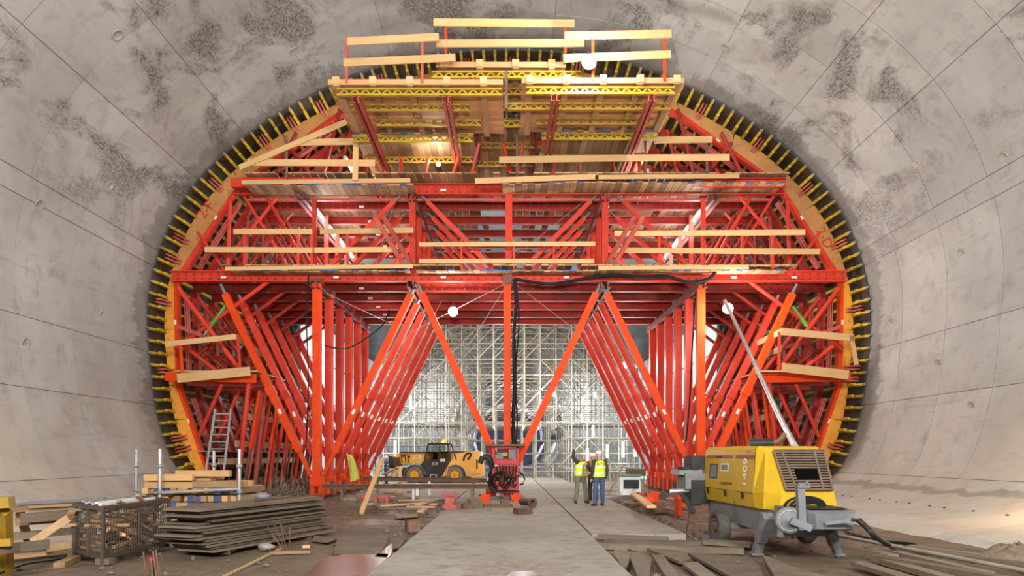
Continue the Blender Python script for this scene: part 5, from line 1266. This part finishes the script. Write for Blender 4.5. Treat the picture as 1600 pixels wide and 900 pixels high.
# ---------------------------------------------------------------- trough and broken boards in front of the right slab
bar_z = -.06
stick(G(937, 853, -.05), G(1162, 861, -.05), .20, .10, 'muddy_board', 'long muddy beam lying across the trough, nearer of two', 'square_timber', 'timber'); stick(G(945, 846, -.06), G(1120, 851, -.06), .16, .09, 'muddy_board', 'long muddy beam lying across the trough, farther of two', 'square_timber', 'timber'); stick(G(935, 838, -.02), G(1045, 843, -.04), .10, .10, 'old_timber', 'dark beam along the broken edge of the road slab', 'square_timber', 'timber')
def board(pts, label, mat='muddy_board', z=-.05, th=.045, name='muddy_board'):
    mb = MB(); mb.prism([G(x, y, z) for x, y in pts], (0, 0, th)); return tag(mb.build(name, mat), label, 'board')
board([(1012, 860), (1062, 864), (1080, 877), (1067, 882), (1060, 881), (1010, 861)], 'broken muddy board with a pointed end in front of the pump'); board([(985, 876), (1000, 868), (1017, 880), (1015, 905), (996, 905)], 'muddy board lying lengthwise near the trough edge'); board([(1018, 870), (1036, 871), (1062, 905), (1040, 905)], 'muddy board lying askew in the middle of the trough'); board([(1066, 884), (1090, 882), (1118, 905), (1092, 905)], 'muddy board at the pump side of the trough'); board([(960, 862), (985, 866), (982, 885), (975, 893), (960, 872)], 'stubby broken board beside the road slab')
board([(1075, 868), (1130, 872), (1190, 905), (1140, 905)], 'wide muddy board in front of the pump leg'); board([(1190, 870), (1240, 890), (1290, 905), (1210, 905)], 'wide muddy board under the drawbar')
board([(1100, 845), (1175, 850), (1172, 856), (1098, 851)], 'narrow muddy board between wheel and front leg of the pump')
# plywood on the ground on the timber side
board([(527, 842), (606, 838), (604, 851), (594, 866), (522, 866)], 'large plywood sheet lying by the puddle', 'muddy_board', -.06, .03); board([(617, 840), (638, 838), (626, 856), (612, 858)], 'short plank on the edge of the road slab', 'muddy_board', -.02, .04); board([(490, 840), (532, 842), (512, 849), (488, 846)], 'small plywood offcut beside the large sheet', 'muddy_board', -.09, .03); board([(618, 806), (654, 804), (652, 808), (620, 810)], 'thin curled board on the mud', 'old_timber', -.07, .03)
# ---------------------------------------------------------------- long timbers and pipes in front of the pump-side wall
rr = random.Random(11)
LINES = [((1300, 835), (1605, 893), .06, .06, 'scaffold_tube', 'long pale pipe running from the pump towards the camera along the wall'), ((1368, 872), (1610, 915), .2, .12, 'muddy_board', 'thick muddy baulk lying under the long pale pipe'), ((1400, 866), (1545, 899), .16, .10, 'old_timber', 'dark baulk lying beside the long pale pipe'), ((1420, 856), (1560, 873), .13, .10, 'old_timber', 'dark round-edged timber behind the long pale pipe'), ((1450, 857), (1580, 866), .15, .09, 'muddy_board', 'brown timber nearest the curved wall'), ((1360, 864), (1395, 871), .2, .1, 'old_timber', 'short timber end beside the drawbar pipe'), ((1385, 878), (1500, 910), .2, .08, 'old_timber', 'dark plank in the timber heap nearest the pump'), ((1470, 880), (1620, 902), .18, .1, 'muddy_board', 'muddy plank in the middle of the timber heap'), ((1340, 880), (1440, 912), .22, .06, 'muddy_board', 'flat plank at the outer edge of the timber heap'), ((1500, 872), (1610, 884), .14, .1, 'old_timber', 'dark plank at the wall side of the timber heap')]
for i, (a, b_, w_, h, mt, lab) in enumerate(LINES):
    z = -.03+.015*(i % 3) if i else .06
    A, B_ = G(*a, z), G(*b_, z)
    if i == 0: tag(bar('steel_pipe', A, B_, .07, .07, mt, None, 'tube'), lab, 'pipe')
    else: stick(A, B_, w_, h, mt, lab, 'timber_baulk', 'timber')
cable([W(1340, 812, 10.75), W(1352, 822, 10.7), W(1370, 840, 10.8), G(1396, 855, -.05)], .045, 'black_steel', 'black rubber hose sloping from the drawbar to the ground', 'hose', 'hose')
cable([G(1396, 856, -.06), G(1430, 851, -.06), G(1385, 846, -.06), G(1345, 838, -.06), G(1320, 830, -.06)], .03, 'cable_black', 'thin black hose lying on the earth behind the drawbar', 'hose', 'hose')
t = thing('sacking', tuple(G(1580, 873, -.05)), 'crumpled dark sacking at the end of the timber heap', 'sacking'); mb = MB(); c = G(1585, 873, -.05); n = 22; vs_ = []
for j in range(9):
    for i in range(n):
        a = 2*PI*i/n; r = j/8; h = (1-r*r)*.22*(1+.6*mnoise.noise(Vector((math.cos(a)*2, math.sin(a)*2, j*.4)))); vs_.append(c+Vector((r*.62*math.cos(a)*(1+.2*mnoise.noise(Vector((a, j*.3, 3)))), r*.42*math.sin(a), h-.01)))
mb.quad(vs_, [(j*n+i, j*n+(i+1) % n, (j+1)*n+(i+1) % n, (j+1)*n+i) for j in range(8) for i in range(n)], 0, True); mb.build('sacking_cloth', 'old_timber', t)
# ---------------------------------------------------------------- timber pile in a steel stillage
d = 19.2; S = d/F
def ex(px): return (px-CX)*S
def ez(py): return CH+(CY-py)*S
x0, x1 = ex(222), ex(378)
still = thing('stillage', (ex(295), d, 0), 'galvanised tube stillage holding the square timber stack', 'stillage')
for px, yb_, dd, ty in ((250, 786, -.25, 701), (374, 783, -.25, 702), (213, 780, 1.0, 702), (334, 780, 1.6, 704)):
    x = (px-CX)*(d+dd)/F; zt = CH+(CY-ty)*(d+dd)/F
    bar('stillage_post', (x, d+dd, .02), (x, d+dd, zt), .10, .10, 'galvanised', still, 'tube'); 
    for zc in (.55, 1.25): bar('post_coupler', (x, d+dd, zc), (x, d+dd, zc+.1), .16, .16, 'galvanised', still, 'tube')
bar('stillage_rail', W(250, 770, d-.25), W(374, 764, d-.25), .09, .09, 'galvanised', still, 'tube'); bar('stillage_rail', W(213, 767, d+1.0), W(250, 771, d-.25), .08, .08, 'galvanised', still, 'tube'); bar('stillage_rail', W(165, 785, d-.3), W(250, 781, d-.25), .09, .09, 'galvanised', still, 'tube')
for px in (228, 300, 368): bar('stillage_skid', (ex(px), d-.2, .06), (ex(px), d+1.9, .06), .14, .16, 'rusty_steel', still)
row_y = ((793, 'bottom'), (778.5, 'second'), (764, 'third'))
rr = random.Random(4)
for ri, (py, rn) in enumerate(((790, 'bottom'), (779, 'second'), (767, 'third'))):
    z = ez(py); n = 15; 
    for i in range(n):
        x = x0+(x1-x0)*(i+.5)/n+rr.uniform(-.02, .02); yj = rr.uniform(-.1, .12)
        o = thing('square_timber', (x, d+yj, z), f'square timber end, {ORD[i]} from the wall side in the {rn} row of the stillage stack', 'timber', 'square timbers end-on in the stillage')
        bar('beam_body', (x, d+yj, z), (x, d+yj+2.0, z), .155, .15, 'new_timber' if rr.random() < .7 else 'deck_timber', o)
        if rr.random() < .33: box('painted_end', (x, d+yj-.006, z), (.158, .016, .153), 'blue_paint_end', o)
    zz = z+.10
    for k, dy in enumerate((.25, 1.5)): bar('stillage_bearer', (x0, d+dy, zz-.008), (x1, d+dy, zz-.008), .08, .03, 'deck_timber', still)
LONG = [(225, 300, 758, 0, 'new_timber'), (300, 376, 757, 0, 'deck_timber'), (216, 376, 757, .35, 'new_timber'), (224, 300, 746, .0, 'new_timber'), (262, 320, 747, .3, 'deck_timber'), (270, 355, 740, .12, 'new_timber'), (236, 330, 746, .7, 'new_timber'), (232, 376, 757, .8, 'new_timber')]
names = ('front long timber above the square ends, wall side', 'front long timber above the square ends, prop side', 'second long timber back in the lower cross layer', 'front timber of the upper layer, wall side', 'short chipped timber set back in the upper layer', 'topmost pale timber on the stillage stack', 'rear timber of the upper layer', 'third long timber back in the lower cross layer')
for (a, b_, py, dy, mt), nm in zip(LONG, names):
    z = ez(py); stick((ex(a), d+.1+dy, z), (ex(b_), d+.1+dy, z), .17, .165, mt, nm, 'square_timber', 'timber')
# aluminium ladder
t = thing('ladder', tuple(W(338, 740, 24.5)), 'aluminium ladder standing behind the timber stack', 'ladder'); A, B_, C_, D_ = W(321, 742, 23.6), W(336, 640, 25.4), W(349, 742, 23.6), W(361, 640, 25.4)
for p, q in ((A, B_), (C_, D_)): bar('ladder_rail', p, q, .06, .08, 'galvanised', t)
for i in range(9): k = .05+.11*i; bar('ladder_rung', A.lerp(B_, k), C_.lerp(D_, k), .045, .045, 'galvanised', t, 'tube')
# ---------------------------------------------------------------- stack of plywood sheets
o0 = Vector((-5.05, 11.75, -.1)); ux = Vector((1.22, 3.3, 0)); uxn = ux.normalized(); un = Vector((-uxn.y, uxn.x, 0)); L = 3.5
for i in range(16):
    z = -.02+.047*i; j1 = rr.uniform(-.24, .18); j2 = rr.uniform(-.10, .10); l_ = L+rr.uniform(-.25, .15); wd = .80
    p = o0+uxn*(j1-.0)+un*(.42+j2)+Vector((0, 0, z+.09)); q = p+uxn*l_+Vector((0, 0, rr.uniform(-.012, .012)))
    o = tag(bar('plywood_sheet', p, q, wd, .034, 'muddy_board' if i % 3 else 'old_timber', None), f'muddy plywood sheet, {ORD[i]} from the bottom of the low stack', 'sheet', 'plywood sheets in the low stack')
for k in (.5, 2.8):
    c = o0+uxn*k; stick(c-un*.02+Vector((0, 0, .02)), c+un*.86+Vector((0, 0, .02)), .1, .09, 'old_timber', ('near', 'far')[k > 1]+' bearer timber under the low plywood stack', 'timber_bearer', 'timber')
zt = .80-.02
p = o0+uxn*.05+un*.45+Vector((0, 0, zt)); stick(p, p+uxn*3.2+Vector((0, 0, .03)), .85, .04, 'muddy_board', 'topmost wide board on the low plywood stack', 'plywood_sheet', 'sheet'); p = o0+uxn*1.6+un*.35+Vector((0, 0, zt+.06)); stick(p, p+uxn*2.1, .1, .03, 'rusty_steel', 'rusty bar lying on top of the low plywood stack', 'steel_bar', 'bar')
p = o0+uxn*2.0+un*.5+Vector((0, 0, zt+.08)); t = thing('bag', tuple(p), 'small grey bag on top of the low plywood stack', 'bag'); mb = MB(); mb.ball(p+Vector((0, 0, .03)), (.17, .11, .07), nu=10, nv=6); mb.build('bag_body', 'steel_grey', t)
# ---------------------------------------------------------------- wire cage full of short timbers
cn, cl, cr = Vector((-6.2, 10.75, -.06)), Vector((-7.12, 11.55, -.06)), Vector((-6.2, 12.85, -.06)); H = .86
cage = thing('wire_cage', tuple(cn), 'rusty wire cage box full of short timber offcuts', 'cage'); c4 = cl+(cr-cn)
for p in (cn, cl, cr, c4): bar('cage_post', p, p+Vector((0, 0, H)), .05, .05, 'cage_steel', cage)
for a, b_ in ((cn, cl), (cn, cr), (cl, c4), (cr, c4)):
    for z in (.09, H-.02): bar('cage_rail', a+Vector((0, 0, z)), b_+Vector((0, 0, z)), .04, .06, 'cage_steel', cage)
    mb = MB(); n = int((b_-a).length/.075)
    for i in range(1, n): p = a.lerp(b_, i/n); mb.poly(p+Vector((0, 0, .09)), p+Vector((0, 0, H)), 'tri', .011, .011)
    for i in range(1, 12): mb.poly(a+Vector((0, 0, .09+.064*i)), b_+Vector((0, 0, .09+.064*i)), 'tri', .011, .011)
    o = mb.build('cage_mesh', 'cage_steel', cage); o['kind'] = 'stuff'
    m_ = a.lerp(b_, .5); bar('cage_stile', m_+Vector((0, 0, .09)), m_+Vector((0, 0, H)), .035, .035, 'cage_steel', cage)
for p in (cn, cl, cr): box('cage_foot', tuple(p+Vector((.0, .06, .03))), (.22, .16, .09), 'old_timber', cage)
e1, e2 = (cl-cn), (cr-cn)
for i in range(90):
    u, v, z = rr.uniform(.15, .85), rr.uniform(.12, .85), .14+.60*(i//10)/8+rr.uniform(0, .04); c = cn+e1*u+e2*v+Vector((0, 0, z)); a = rr.uniform(0, PI); l_ = rr.uniform(.4, .85)
    if i % 4 == 0: c = cn+e1*rr.uniform(.3, .7)+e2*.05+Vector((0, 0, z)); l_ = .5; a = math.atan2(e1.y, e1.x)+rr.uniform(-.1, .1)
    if i % 4 == 1: c = cn+e1*.08+e2*rr.uniform(.3, .7)+Vector((0, 0, z)); a = rr.choice((1.57, 1.4, 1.75))
    dv = Vector((math.cos(a), math.sin(a), rr.uniform(-.15, .15)))*l_/2
    if i % 4 == 1: dv = e2.normalized()*l_/2*1.3+Vector((0, 0, rr.uniform(-.22, .22)))
    tag(bar('timber_offcut', c-dv, c+dv, .05, .045, rr.choice(('new_timber', 'deck_timber', 'old_timber', 'old_timber')), None), 'short timber offcut heaped in the wire cage', 'offcut', 'timber offcuts heaped in the wire cage')
for i in range(6):
    p = cn+e1*(.15+.12*i)+e2*(.02)+Vector((0, 0, H+.03+.02*(i % 2))); stick(p, p+e2*rr.uniform(.5, .95)+e1*rr.uniform(-.05, .1), .05, .035, 'label_white' if i < 2 else 'galvanised', f'pale strip laid along the top of the wire cage, {ORD[i]} from its near edge', 'plastic_strip', 'strip')
t = thing('foam_block', tuple(cn+e1*.5+e2*.15+Vector((0, 0, H+.06))), 'small pale block on top of the wire cage', 'block'); q = cn+e1*.35+e2*.12+Vector((0, 0, H+.09)); box('foam_body', tuple(q), (.10, .10, .07), 'steel_grey', t)
# ---------------------------------------------------------------- timber bench and trestle at the wall side
b0 = thing('timber_bench', tuple(G(60, 850, -.05)), 'long low timber bench with netting on its top beside the wire cage', 'bench')
A, B_ = W(5, 797, 11.2), W(118, 791, 12.0)
bar('bench_edge', A, B_, .06, .09, 'deck_timber', b0); bar('bench_top', A+Vector((-.1, .5, .03)), B_+Vector((-.1, .5, .03)), .95, .04, 'deck_timber', b0); bar('bench_apron', A+Vector((.2, .12, -.14)), B_+Vector((0, .12, -.14)), .05, .16, 'old_timber', b0)
bar('bench_beam', W(25, 815, 11.5), W(118, 808, 12.1), .08, .14, 'deck_timber', b0); bar('bench_beam', W(20, 838, 11.7), W(120, 829, 12.2), .1, .12, 'old_timber', b0); bar('bench_brace', W(50, 847, 11.3), W(116, 803, 11.6), .05, .12, 'deck_timber', b0)
for px in (31, 112): bar('bench_leg', G(px, 866, -.08)+Vector((0, .3, 0)), W(px, 800, 11.5), .11, .11, 'deck_timber', b0)
bar('bench_stretcher', W(75, 856, 11.4), W(120, 849, 11.8), .06, .12, 'deck_timber', b0)
mb = MB()
for i in range(26): u = i/25; p = A.lerp(B_, u); mb.poly(p+Vector((0, .05, .07)), p+Vector((-.2, .95, .07)), 'tri', .02, .02)
for i in range(9): mb.poly(A+Vector((-.02*i, .1*i+.05, .075)), B_+Vector((-.02*i, .1*i+.05, .075)), 'tri', .02, .02)
o = mb.build('bench_netting', 'steel_grey', b0); o['kind'] = 'stuff'
t = thing('timber_trestle', tuple(G(8, 893, -.08)), 'yellowish timber trestle cut by the edge of the picture', 'trestle')
bar('trestle_leg', G(9, 893, -.08), W(6, 797, 9.4), .16, .12, 'girder_ochre', t, up=(0, 1, 0)); bar('trestle_top', W(-60, 790, 9.2), W(19, 784, 9.4), .3, .14, 'girder_ochre', t); bar('trestle_top', W(-55, 781, 9.3), W(16, 778, 9.5), .3, .03, 'girder_ochre', t); bar('trestle_rail', W(-50, 851, 9.3), W(18, 847, 9.4), .06, .10, 'girder_ochre', t)
stick(W(-40, 862, 9.2), W(77, 850, 9.9), .05, .13, 'old_timber', 'dark plank on edge between the trestle and the bench'); stick(G(0, 872, -.05), G(118, 860, -.05), .25, .05, 'deck_timber', 'plank lying on the ground under the bench'); stick(G(92, 884, -.06), G(118, 872, -.06), .15, .09, 'deck_timber', 'short offcut on the ground before the wire cage')
cable([G(-5, 898, -.07), G(40, 882, -.07), G(85, 875, -.07), G(125, 866, -.07)], .015, 'cable_black', 'thin black cable on the ground under the bench')
# ---------------------------------------------------------------- starter bars and small bits
def rebar(label, pts, red=None):
    t = thing('starter_bars', tuple(G(*pts[0][0], -.12)), label, 'rebar')
    for (a, b_) in pts:
        A = G(*a, -.13); B_ = W(*b_, A.y); bar('steel_rod', A, B_, .022, .022, 'rusty_steel', t, 'tube')
    if red: c = W(*red[0], red[1]); mb = MB(); mb.ball(c, .045, nu=10, nv=6); mb.build('safety_cap', 'letter_red', t)
rebar('rebar starter bars with a red cap before the wire cage', [((229, 915), (224, 862)), ((236, 915), (231, 868)), ((240, 915), (236, 875)), ((246, 915), (239, 861)), ((250, 914), (244, 859)), ((257, 915), (251, 863)), ((244, 912), (238, 876))], ((237, 875), 9.5))
rebar('leaning rebar starter bars beside the plywood stack', [((443, 858), (418, 823)), ((446, 860), (428, 819)), ((448, 860), (438, 818)), ((456, 852), (437, 815)), ((446, 862), (424, 835)), ((452, 856), (453, 823))])
rebar('pair of bent rebar starter bars on the mud beside the leaning board', [((556, 813), (558, 772)), ((563, 814), (557, 768)), ((557, 814), (566, 781))], ((566, 777), 18.5))
block(358, 861, .2, .1, .16, 'new_timber', 'timber offcut with a blue end before the plywood stack', z0=-.1)
rough_mat('bag_film', (.36, .30, .27), (.26, .22, .20), 8, rough=.5, rnd=0); t = thing('plastic_bag', tuple(G(415, 858, -.1)), 'crumpled pale plastic bag before the plywood stack', 'bag'); mb = MB(); c = G(415, 858, -.1)+Vector((0, 0, .045)); mb.ball(c, (.15, .11, .07), nu=14, nv=8); mb.v = [tuple(Vector(v)*1+Vector((0, 0, 0))+(Vector(v)-c)*.35*mnoise.noise(Vector(v)*12)) for v in mb.v]; mb.build('bag_film', 'bag_film', t)
stick(G(348, 902, -.09), G(440, 857, -.08), .03, .03, 'deck_timber', 'thin stick lying diagonally on the mud'); stick(G(424, 864, -.08), G(485, 862, -.08), .08, .05, 'deck_timber', 'thin batten lying before the leaning starter bars'); block(478, 856, .13, .05, .09, 'new_timber', 'small yellow offcut beside the thin batten', z0=-.09, rz=.4)
